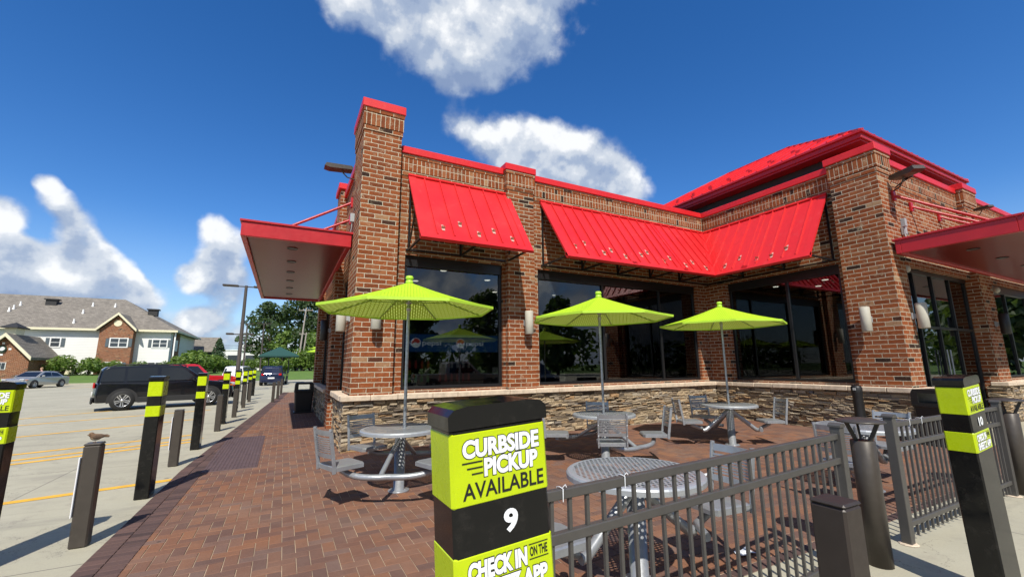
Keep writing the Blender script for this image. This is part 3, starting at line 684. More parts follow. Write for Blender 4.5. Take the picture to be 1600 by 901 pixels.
# white door handles / pulls of the entrance
dh = MB()
for x in (14.75, 14.95): dh.tube([(x, 4.48, .9), (x, 4.48, 1.9)], .018, 8)
sp('door_pull', dh, 'silver')
# --- awnings: standing-seam panels on a black steel frame
def awning(face, a, b, wall, ztop, run, drop, mitA=0., mitB=0., npan=7, seams=()):
    """sloped sheet from the wall at ztop to 'run' out and 'drop' down; mit* shift the lower end for a mitred corner"""
    pn = MB(); nv = Vector((0, -drop, run)).normalized()       # outward normal (face y)
    def P(u, t, off=0.):
        d, z = run*t, ztop-drop*t; q = (u, -d, z); n = (0, -drop/math.hypot(run, drop), run/math.hypot(run, drop))
        x, y_, z_ = u, -d+n[1]*off, z+n[2]*off
        return (x, wall+y_, z_) if face == 'y' else (wall+y_, x, z_)
    def edges(t): return a+mitA*t, b+mitB*t
    a0, b0 = edges(0); a1, b1 = edges(1)
    T = .03
    vs = [P(a0, 0), P(b0, 0), P(b1, 1), P(a1, 1), P(a0, 0, T), P(b0, 0, T), P(b1, 1, T), P(a1, 1, T)]
    pn.add(vs, [(0,1,2,3),(4,5,6,7),(0,1,5,4),(1,2,6,5),(2,3,7,6),(3,0,4,7)])
    def ribbon(u0, u1, t0, t1, o0, o1, v0=None, v1=None):
        v0 = u0 if v0 is None else v0; v1 = u1 if v1 is None else v1
        pn.add([P(u0, t0, o0), P(u1, t0, o0), P(v1, t1, o0), P(v0, t1, o0), P(u0, t0, o1), P(u1, t0, o1), P(v1, t1, o1), P(v0, t1, o1)], [(0,1,2,3),(4,5,6,7),(0,1,5,4),(1,2,6,5),(2,3,7,6),(3,0,4,7)])
    aw = sp('awning', pn, 'red')
    # everything below is the trim and ribs of the same sheet, kept apart so they read on their own
    pn = MB()
    L = b-a
    for k in range(1, npan):
        u = a+L*k/npan
        t0, t1 = .015, .95
        if mitB < 0: t1 = min(t1, (b-u)/(-mitB)-.01)
        if mitA > 0: t1 = min(t1, (u-a)/mitA-.01)
        if t1 < .1: continue
        ribbon(u-.012, u+.012, t0, t1, T+.001, T+.036)
    ribbon(a0-.0, a0+.17, -.002, 1.002, T+.0012, T+.016, a1, a1+.17); ribbon(b0-.17, b0, -.002, 1.002, T+.0012, T+.016, b1-.17, b1)
    for q in seams: ribbon(q-.09, q+.09, -.002, 1.002, T+.0012, T+.02)
    ribbon(a0, b0, -.012, .012, -.02, T+.045); 
    obj('seam_rib', pn, 'red', aw)
    pn = MB(); ribbon(a1, b1, .955, 1.015, -.03, T+.02, a1, b1); obj('eave_trim', pn, 'red', aw)
    # steel frame
    fr = MB(); zb = ztop-drop+.0
    n = max(2, int(L/1.1)+1)
    for k in range(n):
        u = a+.06+(L-.12)*k/(n-1)
        if u > b+mitB-.05 and mitB < 0: 
            continue
        if u < a+mitA+.05 and mitA > 0: continue
        q0 = P(u, 0, -.02); q1 = P(u, .97, -.02); qw = (u, wall-.03, q1[2]-.02) if face == 'y' else (wall-.03, u, q1[2]-.02)
        q0w = (q0[0], wall-.03, q0[2]) if face == 'y' else (wall-.03, q0[1], q0[2])
        fr.bar(q1, qw, .04); fr.bar(q0w, qw, .04)
        if 0 < k < n-1 or L < 3: fr.bar(P(u, .5, -.02), qw, .03)
    e0 = max(a, a+mitA); e1 = min(b, b+mitB)
    fr.bar(P(e0+.03, .97, -.02), P(e1-.03, .97, -.02), .04)
    zq = P(a, .97, -.02)[2]-.02
    fr.bar((e0, wall-.03, zq) if face == 'y' else (wall-.03, e0, zq), (b, wall-.03, zq) if face == 'y' else (wall-.03, b, zq), .035)
    obj('awning_frame', fr, 'black', aw)
    return aw, P, T
AW1, P1, T_ = awning('y', 2.2, 4.78, YA, 5.88, 1.18, 1.75, npan=7)
AW2, P2, _ = awning('y', 5.72, XB-.01, YA, 5.88, 1.18, 1.75, 0, -1.18, npan=19, seams=(7.85, 9.75))
AW3, P3, _ = awning('x', 5.42, YA-.01, XB, 5.88, 1.18, 1.75, 0, -1.18, npan=11, seams=(7.1,))
# clear snow guards near the eave
M['guard'] = pbr('clear_snow_guard', (.60, .34, .29), .3, 0, .1)
def guards(aw, P, us):
    for u, t in us:
        sg = MB(); q = [P(u-.042, t, T_+.006), P(u+.042, t, T_+.006), P(u+.03, t+.04, T_+.012), P(u-.03, t+.04, T_+.012)]
        tt = [P(u-.042, t+.0, T_+.065), P(u+.042, t+.0, T_+.065)]
        sg.add(q+tt, [(0,1,2,3),(0,1,5,4)]); sg.add([P(u-.024, t-.05, T_+.004), P(u+.024, t-.05, T_+.004), P(u+.024, t, T_+.008), P(u-.024, t, T_+.008)], [(0,1,2,3)])
        obj('snow_guard', sg, 'guard', aw)
guards(AW1, P1, [(2.72, .84), (3.13, .74), (3.52, .86), (3.92, .77), (4.33, .86)])
guards(AW2, P2, [(6.1, .82), (6.45, .74), (6.95, .87), (7.25, .8), (7.65, .88), (8.3, .8), (8.6, .73), (9.1, .86), (9.4, .78), (9.9, .88), (10.3, .8), (10.75, .88)])
guards(AW3, P3, [(7.75, .87), (7.35, .78), (6.8, .86), (6.4, .87), (6.05, .8)])
# --- canopies on tie rods
def canopy(x0, x1, y0, y1, z0, z1, name='canopy'):
    c = MB(); f = .1
    c.box((x0, y0, z0-.02), (x1, y0+f, z1), .008); c.box((x0, y1-f, z0-.02), (x1, y1, z1), .008); c.box((x0, y0+f, z0-.02), (x0+f, y1-f, z1), .008); c.box((x1-f, y0+f, z0-.02), (x1, y1-f, z1), .008)
    c.box((x0+f, y0+f, z1-.06), (x1-f, y1-f, z1-.03)); 
    o = sp(name, c, 'darkred')
    tr = MB(); e = .03
    for (a, b, c_, d) in ((x0-e, y0-e, x1+e, y0+.02), (x0-e, y1-.02, x1+e, y1+e), (x0-e, y0+.02, x0+.02, y1-.02), (x1-.02, y0+.02, x1+e, y1-.02)): tr.box((a, b, z1), (c_, d, z1+.045), .006)
    obj('canopy_drip_edge', tr, 'darkred', o)
    s_ = MB(); s_.box((x0+f+.001, y0+f+.001, z0+.03), (x1-f-.001, y1-f-.001, z0+.05)); obj('soffit', s_, 'soffit', o)
    return o
CL = canopy(-.97, 1.14, 9.85, 19.0, 4.26, 4.54)
for k in range(6):
    d = MB(); d.lathe([(.0, 4.283), (.085, 4.283), (.11, 4.276), (.11, 4.289)], 16, Matrix.Translation((-.02, 10.7+1.4*k, 0)), False, False); obj('canopy_light', d, 'black', CL)
CR = canopy(12.05, 24, 2.25, 4.2, 4.02, 4.30)
for k in range(4):
    d = MB(); d.lathe([(.0, 4.04), (.085, 4.04), (.11, 4.034), (.11, 4.049)], 16, Matrix.Translation((13.3+1.8*k, 3.3, 0)), False, False); obj('canopy_light', d, 'black', CR)
tr = MB()
for (p, q) in (((1.15, 10.3, 5.45), (-.3, 10.3, 4.56)), ((1.28, 11.6, 5.45), (-.3, 11.6, 4.56)), ((1.28, 15.3, 5.45), (-.3, 15.3, 4.56)),
               ((12.55, 4.24, 5.5), (13.4, 2.6, 4.34)), ((13.9, YS-.03, 5.5), (14.5, 2.6, 4.34)), ((15.6, YS-.03, 5.5), (16.2, 2.6, 4.34))):
    tr = MB(); tr.tube([p, q], .03, 8); sp('tie_rod', tr, 'darkred')
    w_ = MB(); w_.cbox(p, (.05, .12, .24) if p[0] < 5 else (.12, .05, .24), .005); sp('rod_bracket', w_, 'darkred')
# --- raised hip roof behind the parapet
RX0, RX1, RY0, RY1, RZ = 13.0, 20.0, 4.85, 14.5, 7.36
drum = MB(); drum.box((RX0+.42, RY0+.42, 5.9), (RX1-.42, RY1-.42, RZ)); sp('clerestory', drum, 'char')
fa = MB(); fz = .24
fa.box((RX0-.03, RY0-.03, RZ+.06), (RX1+.03, RY1+.03, RZ+fz), .01); fa.box((RX0-.09, RY0-.09, RZ+fz-.05), (RX1+.09, RY1+.09, RZ+fz+.02), .01); sp('roof_fascia', fa, 'darkred'); fa = MB(); fa.box((RX0+.02, RY0+.02, RZ+.01), (RX1-.02, RY1-.02, RZ+.058)); sp('roof_soffit', fa, 'darkred')
hr = MB(); z0 = RZ+fz+.02; pit = .585; e = .05; x0, x1, y0, y1 = RX0-e, RX1+e, RY0-e, RY1+e; hw = (x1-x0)/2; zr = z0+hw*pit; xm = (x0+x1)/2
A_, B_, C_, D_, E_, F_ = (x0,y0,z0), (x1,y0,z0), (x1,y1,z0), (x0,y1,z0), (xm,y0+hw,zr), (xm,y1-hw,zr)
hr.add([A_, B_, C_, D_, E_, F_], [(0,1,4),(1,2,5,4),(2,3,5),(3,0,4,5),(0,3,2,1)]); hro = sp('hip_roof', hr, 'red')
ri = MB()
for k in range(1, 24):
    y = y0+(y1-y0)*k/24
    t = min(1, (y-y0)/hw, (y1-y)/hw)
    ri.bar((x0, y, z0+.02), (x0+hw*t, y, z0+.02+hw*t*pit), .03, .06)
for k in range(1, 19):
    x = x0+(x1-x0)*k/19; t = min(1, (x-x0)/hw, (x1-x)/hw); ri.bar((x, y0, z0+.02), (x, y0+hw*t, z0+.02+hw*t*pit), .03, .06)
for p, q in ((A_, E_), (B_, E_), (D_, F_), (C_, F_), (E_, F_)): ri.bar(p, q, .12, .07)
for k in range(24):
    y = y0+.25+k*.38
    if y0+1.3 < y < y1-1.3:
        q = .45+.5*(k % 2); ri.cbox((x0+q, y, z0+.03+q*pit), (.10, .13, .10))
obj('roof_rib', ri, 'red', hro)
# --- small fittings fixed to the walls
for (x, y, z) in ((1.13, 9.85, 4.93), (12.75, 4.21, 4.85), (13.15, 4.36, 4.75)):
    jb = MB(); jb.cbox((x, y, z), (.09, .09, .2), .006); jb.tube([(x, y, z-.1), (x, y+.02, z-.25), (x-.03*(x < 5), y+.15*(x < 5), z-.4)], .015, 6); sp('junction_box', jb, 'greybox')
# cylinder wall lights, each a thing of its own
def sconce(loc, d, label, m='cream'):
    t = thing('wall_light', loc, label, 'wall light', 'cylinder wall lights')
    b = MB(); b.lathe([(.0, -.28), (.09, -.28), (.1, -.27), (.1, .27), (.09, .28), (.0, .28)], 20, None, True, False); 
    o = obj('lamp_cylinder', b, m, t)
    a = MB(); a.box((-.03, -.03, -.05), (.03, .03, .05), .003, Matrix.Translation((d[0]*.12, d[1]*.12, 0))); a.cbox((d[0]*.16, d[1]*.16, 0), (.12 if not d[0] else .03, .12 if not d[1] else .03, .14), .003); obj('bracket', a, 'greybox', t)
    return t
sconce((1.57, 8.80, 2.62), (0, 1), 'cream cylinder wall light on the tall corner pier above the nearest umbrella')
sconce((5.16, 8.88, 2.62), (0, 1), 'cream cylinder wall light on the pier between the two patio windows')
sconce((11.77, 4.85, 2.58), (1, 0), 'cream cylinder wall light on the patio face of the right corner pier')
sconce((12.5, 4.09, 2.62), (0, 1), 'cream cylinder wall light beside the right entrance under the red canopy')
sconce((1.0, 9.6, 2.62), (1, 0), 'cream cylinder wall light on the walkway side of the tall corner pier')
sconce((.93, 13.0, 2.62), (1, 0), 'dark cylinder wall light on the far walkway pier beyond the bin', 'matblack')
sconce((17.6, 4.07, 2.62), (0, 1), 'shadowed cylinder wall light on the rightmost brick pier', 'matblack')  # canopy shade put into the lamp colour: black instead of cream
# flood lights on arms
def flood(loc, rz, label, cam_=False):
    t = thing('flood_light', loc, label, 'flood light', None, rz)
    a = MB(); a.tube([(0, 0, -.18), (-.25, 0, -.14), (-.38, 0, .0), (-.42, 0, .08)], .022, 8); obj('arm', a, 'bronze', t)
    b = MB(); b.prism([(-.95, .1), (-.9, .22), (-.15, .26), (-.1, .2), (-.12, .12), (-.8, .06)], 'y', -.16, .16); obj('lamp_head', b, 'bronze', t)
    if cam_:
        c = MB(); c.cbox((-.25, -.26, .16), (.28, .12, .12), .02); c.tube([(-.25, -.26, .1), (-.2, -.1, 0), (-.1, 0, -.1)], .02, 6); obj('camera_housing', c, 'matblack', t)
    return t
flood((1.17, 10.05, 6.05), 0, 'bronze flood light on an arm beside the tall brick pier').scale = (.72, .8, .62)
FL2 = flood((12.55, 4.24, 5.75), R(60), 'black twin flood light and camera on the right corner pier', True); FL2.scale = (.8,)*3
flood((17.6, 4.2, 5.85), R(60), 'small dark flood light above the far end of the right canopy').scale = (.5,)*3
for p, lb in (((12.75, 4.3, 3.75), 'small white dome camera under the right canopy beside the corner pier'), ((17.85, 4.14, 3.6), 'small white dome camera under the canopy on the rightmost pier')):
    c = MB(); c.ell((0, 0, 0), (.07, .07, .09)); c.cbox((0, .06, .02), (.06, .12, .06)); t = obj('security_camera', c, 'cream'); t.location = p; tag(t, lb, 'camera')

# --- drink coolers inside, seen through the first window
ck = thing('drink_cooler', (3.5, 13.6, 0), 'lit drink cooler with blue pepsi headers inside the left patio window', 'cooler')
b = MB(); b.box((-2.0, 0, 0), (3.4, .8, 2.04)); obj('cabinet', b, 'matblack', ck)
b = MB(); b.box((-2.0, -.06, 2.06), (3.4, .0, 2.62)); hd = obj('header_panel', b, 'coolblue', ck)
for kx in (.44, 1.95):
    tm = text_mesh('pepsi', .19, .62, .004); o = obj('lettering', tm, 'coolwhite', hd, fix=False); o.rotation_euler = (PI/2, 0, 0); o.location = (kx+.26, -.064, 2.32)
    q = .155; c = MB(); c.lathe([(0, 0), (q, 0), (q, .004)], 24, Matrix.Translation((kx-.26, -.066, 2.34)) @ Matrix.Rotation(PI/2, 4, 'X'), False, False); obj('emblem', c, 'coolwhite', hd)
    c = MB(); n = 14; up_ = [(.9*q*math.cos(a), .9*q*math.sin(a)) for a in [R(15+180*i/n) for i in range(n+1)]]; wv = [(-.7*q+1.4*q*i/6, -.18*q+.2*q*math.sin(i/6*PI*1.6)+.3*q*i/6) for i in range(7)]
    c.add([(kx-.26+p[0], -.0725, 2.34+p[1]) for p in up_+wv[1:-1]], [tuple(range(len(up_)+len(wv)-2))]); obj('emblem', c, 'coolred', hd)
gl_ = [emit('bottle_green', (.05, .25, .06), .3), emit('bottle_red', (.35, .03, .03), .3), emit('bottle_white', (.4, .4, .38), .2)]
for sh in range(4):
    for k in range(3):
        b = MB(); 
        for i in range(6): b.lathe([(.0, 0), (.04, 0), (.04, .17), (.015, .23), (.015, .26)], 8, Matrix.Translation((-1.8+k*1.4+i*.2, -.06, .25+sh*.43)), True, False)
        obj('bottle_row', b, gl_[(sh+k) % 3], ck)
for k, (x, y) in enumerate(((6.6, 12.4), (10.6, 12.0))):
    t = thing('shop_shelf', (x, y, 0), ['low dark shop shelf behind the middle patio window', 'low dark shop shelf behind the far end of the patio window'][k], 'shelf', 'shop shelves'); b = MB(); b.box((-.8, 0, 0), (.8, .5, 1.35), .01); obj('shelf_body', b, 'matblack', t)
    b = MB(); 
    for i in range(7): b.cbox((-.66+.22*i, -.02, 1.45), (.15, .2, .2), .01)
    obj('packet_row', b, gl_[2], t)

# ================================================================== PATIO FURNITURE
def chair_parts(root, ang, rad):
    """one fixed seat of the table, turned towards the centre"""
    m = Matrix.Rotation(ang, 4, 'Z') @ Matrix.Translation((rad, 0, 0))     # local +x = outwards
    s_ = MB(); w_ = .20
    pl = [(-.20, -.15), (-.17, -.20), (.17, -.21), (.20, -.18), (.20, .18), (.17, .21), (-.17, .20), (-.20, .15)]
    n = len(pl)
    vs = [(x, y, .485-.012*(x < -.18)) for x, y in pl]+[(x*1.0, y*1.0, .44) for x, y in pl]+[(x*.92, y*.92, .492) for x, y in pl]
    s_.add(vs, [tuple(range(2*n, 3*n)), tuple(range(n, 2*n))]+[(i, (i+1) % n, (i+1) % n+n, i+n) for i in range(n)]+[(i, (i+1) % n, (i+1) % n+2*n, i+2*n) for i in range(n)], False, m)
    obj('seat', s_, 'silver', root)
    def bx(z): return .195+max(0, z-.47)*.16                # the back leans out
    b = MB()
    for sy in (-1, 1):
        pts = [(bx(z), sy*(.205), z) for z in (.42, .5, .6, .75, .90)]
        for p, q in zip(pts, pts[1:]): b.bar(m @ Vector(p), m @ Vector(q), .022, .04, .003)
        b.tube([m @ Vector((bx(.9), sy*.205, .895)), m @ Vector((bx(.9), sy*.205, .915))], .02, 8)
    def band(z0, z1):
        N = 6; vs = []
        for i in range(N+1):
            y = -.195+.39*i/N; c = .03*(1-(y/.195)**2)
            for z in (z0, z1):
                for o in (-.004, .004): vs.append((bx(z)+c+o, y, z))
        fs = []
        for i in range(N):
            o = 4*i; fs += [(o, o+4, o+6, o+2), (o+1, o+3, o+7, o+5), (o+2, o+6, o+7, o+3), (o, o+1, o+5, o+4)]
        b.add(vs, fs, False, m)
    band(.835, .895)
    for k in range(7): band(.65+k*.0245, .665+k*.0245)
    band(.585, .635)
    obj('backrest', b, 'silver', root)
def make_table(loc, label, angles, rz=0., pairs=None):
    t = thing('cafe_table', loc, label, 'table', 'silver patio tables with fixed seats', 0.)
    top = MB(); n = 40
    top.lathe([(.03, .802), (.495, .802), (.515, .797), (.525, .785), (.525, .752), (.505, .752), (.505, .785), (.49, .792), (.03, .792)], n, None, False, False)
    obj('tabletop', top, 'perf', t)
    p = MB(); p.lathe([(.0, .0), (.13, .0), (.14, .018), (.13, .024), (.070, .024), (.070, .74), (.0, .74)], 20, None, True, False)
    for a in range(4): p.bar((.06*math.cos(a*PI/2+.4), .06*math.sin(a*PI/2+.4), .74), (.45*math.cos(a*PI/2+.4), .45*math.sin(a*PI/2+.4), .765), .04, .03)
    for a in range(4): p.lathe([(.0, .024), (.012, .024), (.012, .036), (0, .036)], 6, Matrix.Translation((.1*math.cos(a*PI/2+.8), .1*math.sin(a*PI/2+.8), 0)), False, False)
    obj('pedestal', p, 'silver', t)
    for i, a in enumerate(angles): chair_parts(t, a, .80)
    for (a0, a1) in (pairs or [(angles[0], angles[1]), (angles[2], angles[3])] if len(angles) == 4 or pairs else []):
        ar = MB(); N = 12; pts = []
        for i in range(N+1):
            a = a0+(a1-a0)*i/N; tt = (i/N-.5)*2; r = .80+.03*(1-tt*tt)*0 - .12*(1-abs(tt)) ; pts.append((r*math.cos(a), r*math.sin(a), .40-.06*(1-tt**4)))
        ar.tube(pts, .036, 12)
        am = a0+(a1-a0)*.42; ar.tube([(.05*math.cos(am), .05*math.sin(am), .66), (.67*math.cos(am), .67*math.sin(am), .345)], .03, 10)
        obj('support_arm', ar, 'silver', t)
    if not pairs and len(angles) != 4:
        for a in angles:
            ar = MB(); c, s_ = math.cos(a), math.sin(a)
            ar.tube([(.05*c, .05*s_, .66), (.50*c, .50*s_, .30), (.56*c, .56*s_, .29)], .040, 12); q = Vector((-s_, c, 0))*.16
            ar.tube([Vector((.50*c, .50*s_, .31))-q*1.2, Vector((.60*c, .60*s_, .33)), Vector((.80*c, .80*s_, .405))+q*.2], .034, 12); obj('support_arm', ar, 'silver', t)
    return t
d2 = lambda *a: [R(x) for x in a]
T1 = make_table((1.46, 6.0, 0), 'silver table with fixed seats nearest the tall corner pier, under the largest umbrella', d2(200, 290, 20, 110))
T2 = make_table((4.86, 5.90, 0), 'silver table with fixed seats under the middle umbrella', d2(237, 327, 57, 147))
T3 = make_table((8.05, 5.85, 0), 'silver table with fixed seats under the rightmost umbrella near the inner corner', d2(150, 72, -28))
T4 = make_table((2.48, 2.68, 0), 'silver table without umbrella right behind the fence beside the sign reading 9', d2(183, -5))
T5 = make_table((6.75, 3.0, 0), 'silver table without umbrella seen between the fence gap and the mushroom lamp', d2(190, 5))
def make_umbrella(loc, label, rz, rad=1.22, zr=2.405, za=2.80):
    t = thing('patio_umbrella', loc, label, 'umbrella', 'lime green patio umbrellas', rz)
    p = MB(); p.tube([(0, 0, .03), (0, 0, za)], .022, 12); obj('pole', p, 'galv', t)
    n = 8; vs = []; fs = []; uvs = []
    K = 6
    J = 4; rs_ = random.Random(5)
    for s_ in range(n):
        a0, a1 = 2*PI*s_/n, 2*PI*(s_+1)/n; off = 3.1*s_; am = (a0+a1)/2; sag = rs_.uniform(.02, .04)
        def Q(i, j):
            tt, f = i/K, j/J
            x = rad*tt*(math.cos(a0)*(1-f)+math.cos(a1)*f); y = rad*tt*(math.sin(a0)*(1-f)+math.sin(a1)*f)
            z = za-(za-zr)*tt-.025*math.sin(PI*tt)-sag*math.sin(PI*f)*tt**.8*(1-.55*tt)
            return (x, y, z)
        def UV(i, j):
            tt, f = i/K, j/J; hw = rad*tt*math.tan(PI/n); return (-rad*tt, hw*(2*f-1)+off)
        for i in range(K):
            for j in range(J):
                o = len(vs); vs += [Q(i, j), Q(i, j+1), Q(i+1, j+1), Q(i+1, j)]; fs.append((o, o+3, o+2, o+1)); uvs += [UV(i, j), UV(i+1, j), UV(i+1, j+1), UV(i, j+1)]
    me = bpy.data.meshes.new('canopy'); me.from_pydata(vs, [], [(f if i % K else f) for i, f in enumerate(fs)]); uvl = me.uv_layers.new(name='UVMap')
    k = 0
    for i, f in enumerate(fs):
        m4 = uvs[4*i:4*i+4]
        for li, q in zip(me.polygons[i].loop_indices, m4): uvl.data[li].uv = q
    obj('canopy', me, 'umb', t, fix=False)
    h = MB()
    for s_ in range(n):
        a0, a1 = 2*PI*s_/n, 2*PI*(s_+1)/n; h.bar((rad*math.cos(a0), rad*math.sin(a0), zr-.012), (rad*math.cos(a1), rad*math.sin(a1), zr-.012), .012, .035)
    obj('hem', h, pbr('lime_hem', (.42, .66, .04), .55), t)
    f = MB(); f.lathe([(.0, za-.03), (.05, za-.03), (.055, za), (.05, za+.02), (.03, za+.03), (.045, za+.035), (.058, za+.06), (.045, za+.088), (0, za+.095)], 14, None, True, False); obj('finial', f, pbr('lime_finial', (.42, .68, .05), .4), t)
    for s_ in range(n):
        a = 2*PI*s_/n; r_ = MB(); c, q = math.cos(a), math.sin(a)
        r_.bar((.03*c, .03*q, za-.075), (.5*rad*c, .5*rad*q, (za+zr)/2-.055), .012, .016); r_.bar((.5*rad*c, .5*rad*q, (za+zr)/2-.055), (.97*rad*c, .97*rad*q, zr-.015), .012, .016); r_.bar((.03*c, .03*q, zr+.1), (.5*rad*c, .5*rad*q, (za+zr)/2-.06), .01, .012)
        obj('rib', r_, pbr('rib_metal', (.30, .40, .10), .4, .3) if 'ribm' not in M else M['ribm'], t)
    hb = MB(); hb.lathe([(.0, zr+.08), (.04, zr+.08), (.04, zr+.16), (0, zr+.16)], 12, None, True, False); hb.lathe([(.0, zr-.02), (.03, zr-.02), (.03, zr+.05), (0, zr+.05)], 12, None, True, False); obj('hub', hb, 'galv', t)
    return t
M['ribm'] = pbr('rib_metal', (.26, .36, .06), .5, .1)
U1 = make_umbrella((1.51, 6.0, 0), 'lime green umbrella nearest the camera, in front of the tall corner pier', R(8.5))
U2 = dup(U1, (4.86, 5.90, 0), R(39), 'lime green umbrella in the middle, before the wide patio window')
U3 = dup(U1, (8.05, 5.85, 0), R(2.5), 'rightmost lime green umbrella, near the inner corner of the building')

# fences: posts, three rails, pickets
def make_fence(a, b, label, postA=True, postB=True):
    a = Vector((*a, 0)); b = Vector((*b, 0)); d = b-a; L = d.length; ang = math.atan2(d.y, d.x)
    t = thing('metal_fence', a, label, 'fence', 'picket fences round the patio', ang)
    for ok, x in ((postA, 0), (postB, L)):
        if ok:
            p = MB(); p.cbox((x, 0, .55), (.075, .075, 1.1), .004); p.prism([(x-.045, 1.1), (x+.045, 1.1), (x+.045, 1.115), (x+.02, 1.13), (x-.02, 1.13), (x-.045, 1.115)], 'y', -.045, .045); obj('post', p, 'fence', t)
            q = MB(); q.lathe([(.0, .004), (.075, .004), (.065, .012), (.0, .012)], 10, Matrix.Translation((x, 0, 0)), False, False); obj('grout_foot', q, 'cap', t)
    for z in (.16, .845, 1.03):
        r_ = MB(); r_.cbox((L/2, 0, z), (L-.075, .038, .045), .004); obj('rail', r_, 'fence', t)
    n = int(L/.107)
    for k in range(1, n):
        x = L*k/n; p = MB(); p.cbox((x, 0, .53), (.019, .019, .97), .0015); obj('picket', p, 'fence', t)
    return t
FE1 = make_fence((1.02, 1.76), (4.02, 1.97), 'bronze picket fence in the foreground between the sign reading 9 and the fence gap')
FE2 = make_fence((5.10, 2.04), (7.95, 2.06), 'bronze picket fence behind the sign reading 10, right of the fence gap')
for fe, xs in ((FE1, (.16, .56)), (FE2, (.35, .62))):
    for x in xs:
        z = MB(); z.tube([(x-.0, -.023, 1.0), (x, -.024, 1.056), (x, .0, 1.06), (x, .024, 1.056), (x, .024, 1.0), (x, 0, .99)], .002, 6); z.tube([(x, -.02, 1.06), (x+.01, -.03, 1.075), (x+.012, -.035, 1.064)], .0018, 5); obj('zip_tie', z, 'white', fe)

# mushroom bollard lamps
def lamp(loc, label):
    t = thing('bollard_lamp', loc, label, 'bollard light', 'mushroom bollard lamps')
    b = MB(); b.lathe([(.0, 0), (.088, 0), (.088, .96), (.082, .965), (0, .965)], 24, None, True, False); obj('column', b, 'bronze', t)
    s_ = MB()
    for k in range(3):
        a = k*2*PI/3+.6; s_.bar((.05*math.cos(a), .05*math.sin(a), .95), (.12*math.cos(a), .12*math.sin(a), 1.11), .014, .03)
    obj('strut', s_, 'bronze', t)
    h = MB(); h.lathe([(.0, 1.105), (.17, 1.112), (.178, 1.118), (.17, 1.128), (.09, 1.146), (0, 1.152)], 28, None, True, False); obj('lamp_cap', h, 'bronze', t); return t
lamp((4.40, 1.97, 0), 'bronze mushroom lamp bollard standing in the fence gap'); lamp((8.17, 2.02, 0), 'bronze mushroom lamp bollard at the far right behind the sign reading 10')

# curbside pickup posts
PH = 1.517
def post_body(root, wx, wy, H=PH):
    b = MB(); b.box((-wx/2, -wy/2, 0), (wx/2, wy/2, H-.055), .009); obj('post_body', b, 'gloss', root)
    c = MB(); e = .006
    prof = [(-wx/2-e, H-.06), (wx/2+e, H-.06), (wx/2+e, H-.022), (wx/2-.012, H-.006), (wx/2-.05, H), (-wx/2+.05, H), (-wx/2+.012, H-.006), (-wx/2-e, H-.022)]
    if wy > wx: prof = [(p[0]/wx*wy, p[1]) for p in prof]; c.prism(prof, 'x', -wx/2-e, wx/2+e)
    else: c.prism(prof, 'y', -wy/2-e, wy/2+e)
    obj('post_cap', c, 'gloss', root)
    z1 = H-.064
    for (a, b_) in ((z1-.20, z1), (z1-.20-.11-.145, z1-.20-.11)):
        y_ = MB(); e = .002; y_.box((-wx/2-e, -wy/2-e, a), (wx/2+e, wy/2+e, b_), .009); obj('yellow_band', y_, 'yel', root)
    return z1
def sign_text(root, wx, wy, num, z1):
    """writing on the -Y face, in the order it is read"""
    yf = -wy/2-.002
    def put(txt, cx, cz, h, wd, m, off=0., lift=.001, shear=0.):
        o = obj('lettering', text_mesh(txt, h, wd, off, shear, .0006), m, root, fix=False); o.rotation_euler = (PI/2, 0, 0); o.location = (cx, yf-lift, cz)
    k = wx
    def outl(txt, cx, cz, h, wd):
        put(txt, cx, cz, h, wd, 'txtblack', .0046, .0008, .03); put(txt, cx, cz, h, wd, 'white', .0026, .0018, .03)
    outl('CURBSIDE', .01*k, z1-.049, .043, .79*k); outl('PICKUP', .10*k, z1-.102, .043, .56*k)
    b = MB()
    for i in range(3): b.box(((-.40+.045*i)*k, yf-.0016, z1-.086-.015*i), (-.20*k, yf-.0004, z1-.0825-.015*i))
    obj('speed_line', b, 'txtblack', root)
    put('AVAILABLE', .02*k, z1-.157, .040, .84*k, 'txtblack', .0008, .001, .03)
    put(num, .06*k, z1-.253, .054, (.125 if len(num) == 1 else .24)*k, 'white', .0032, .0015)
    z2 = z1-.31
    outl('CHECK IN', -.09*k, z2-.046, .042, .58*k); put('ON THE', .335*k, z2-.040, .023, .19*k, 'txtblack', .0006)
    b = MB()
    for zz in (z2-.022, z2-.060): b.box((.23*k, yf-.0016, zz), (.44*k, yf-.0004, zz+.002))
    obj('rule_line', b, 'txtblack', root)
    outl('SHEETZ APP', .01*k, z2-.101, .042, .80*k)
def pickup_sign(loc, num, label, tilt=0., wx=.30, wy=.16, rz=0.):
    t = thing('pickup_sign', loc, label, 'sign post', 'curbside pickup posts with writing', rz); z1 = post_body(t, wx, wy); sign_text(t, wx, wy, num, z1)
    t.rotation_euler = (0, R(tilt), rz); return t
def top_at(x0, y0, z1, tilt, wx, wy):   # base location so that the front-left top corner of the yellow lands at (x0, y0, z1)
    return (x0+wx/2*math.cos(R(tilt))-z1*math.sin(R(tilt)), y0+wy/2, 0)
Z1 = PH-.064
pickup_sign(top_at(.405, 1.135, Z1, -3.4, .30, .165), '9', 'black and lime pickup sign reading 9 in the foreground before the fence', -3.4, .30, .165, R(1.))
pickup_sign(top_at(4.23, 1.235, Z1, -4., .29, .155), '10', 'black and lime pickup sign reading 10 on the right, seen at a steep angle', -4., .29, .155)
pickup_sign((-2.03-.15, 5.33+.08, 0), '8', 'black and lime pickup sign reading 8, cut by the left edge', 0., .30, .16)
def row_post(y, label):
    t = thing('pickup_post', (-1.46, y, 0), label, 'sign post', 'pickup posts in a row along the walkway'); post_body(t, .15, .29); return t
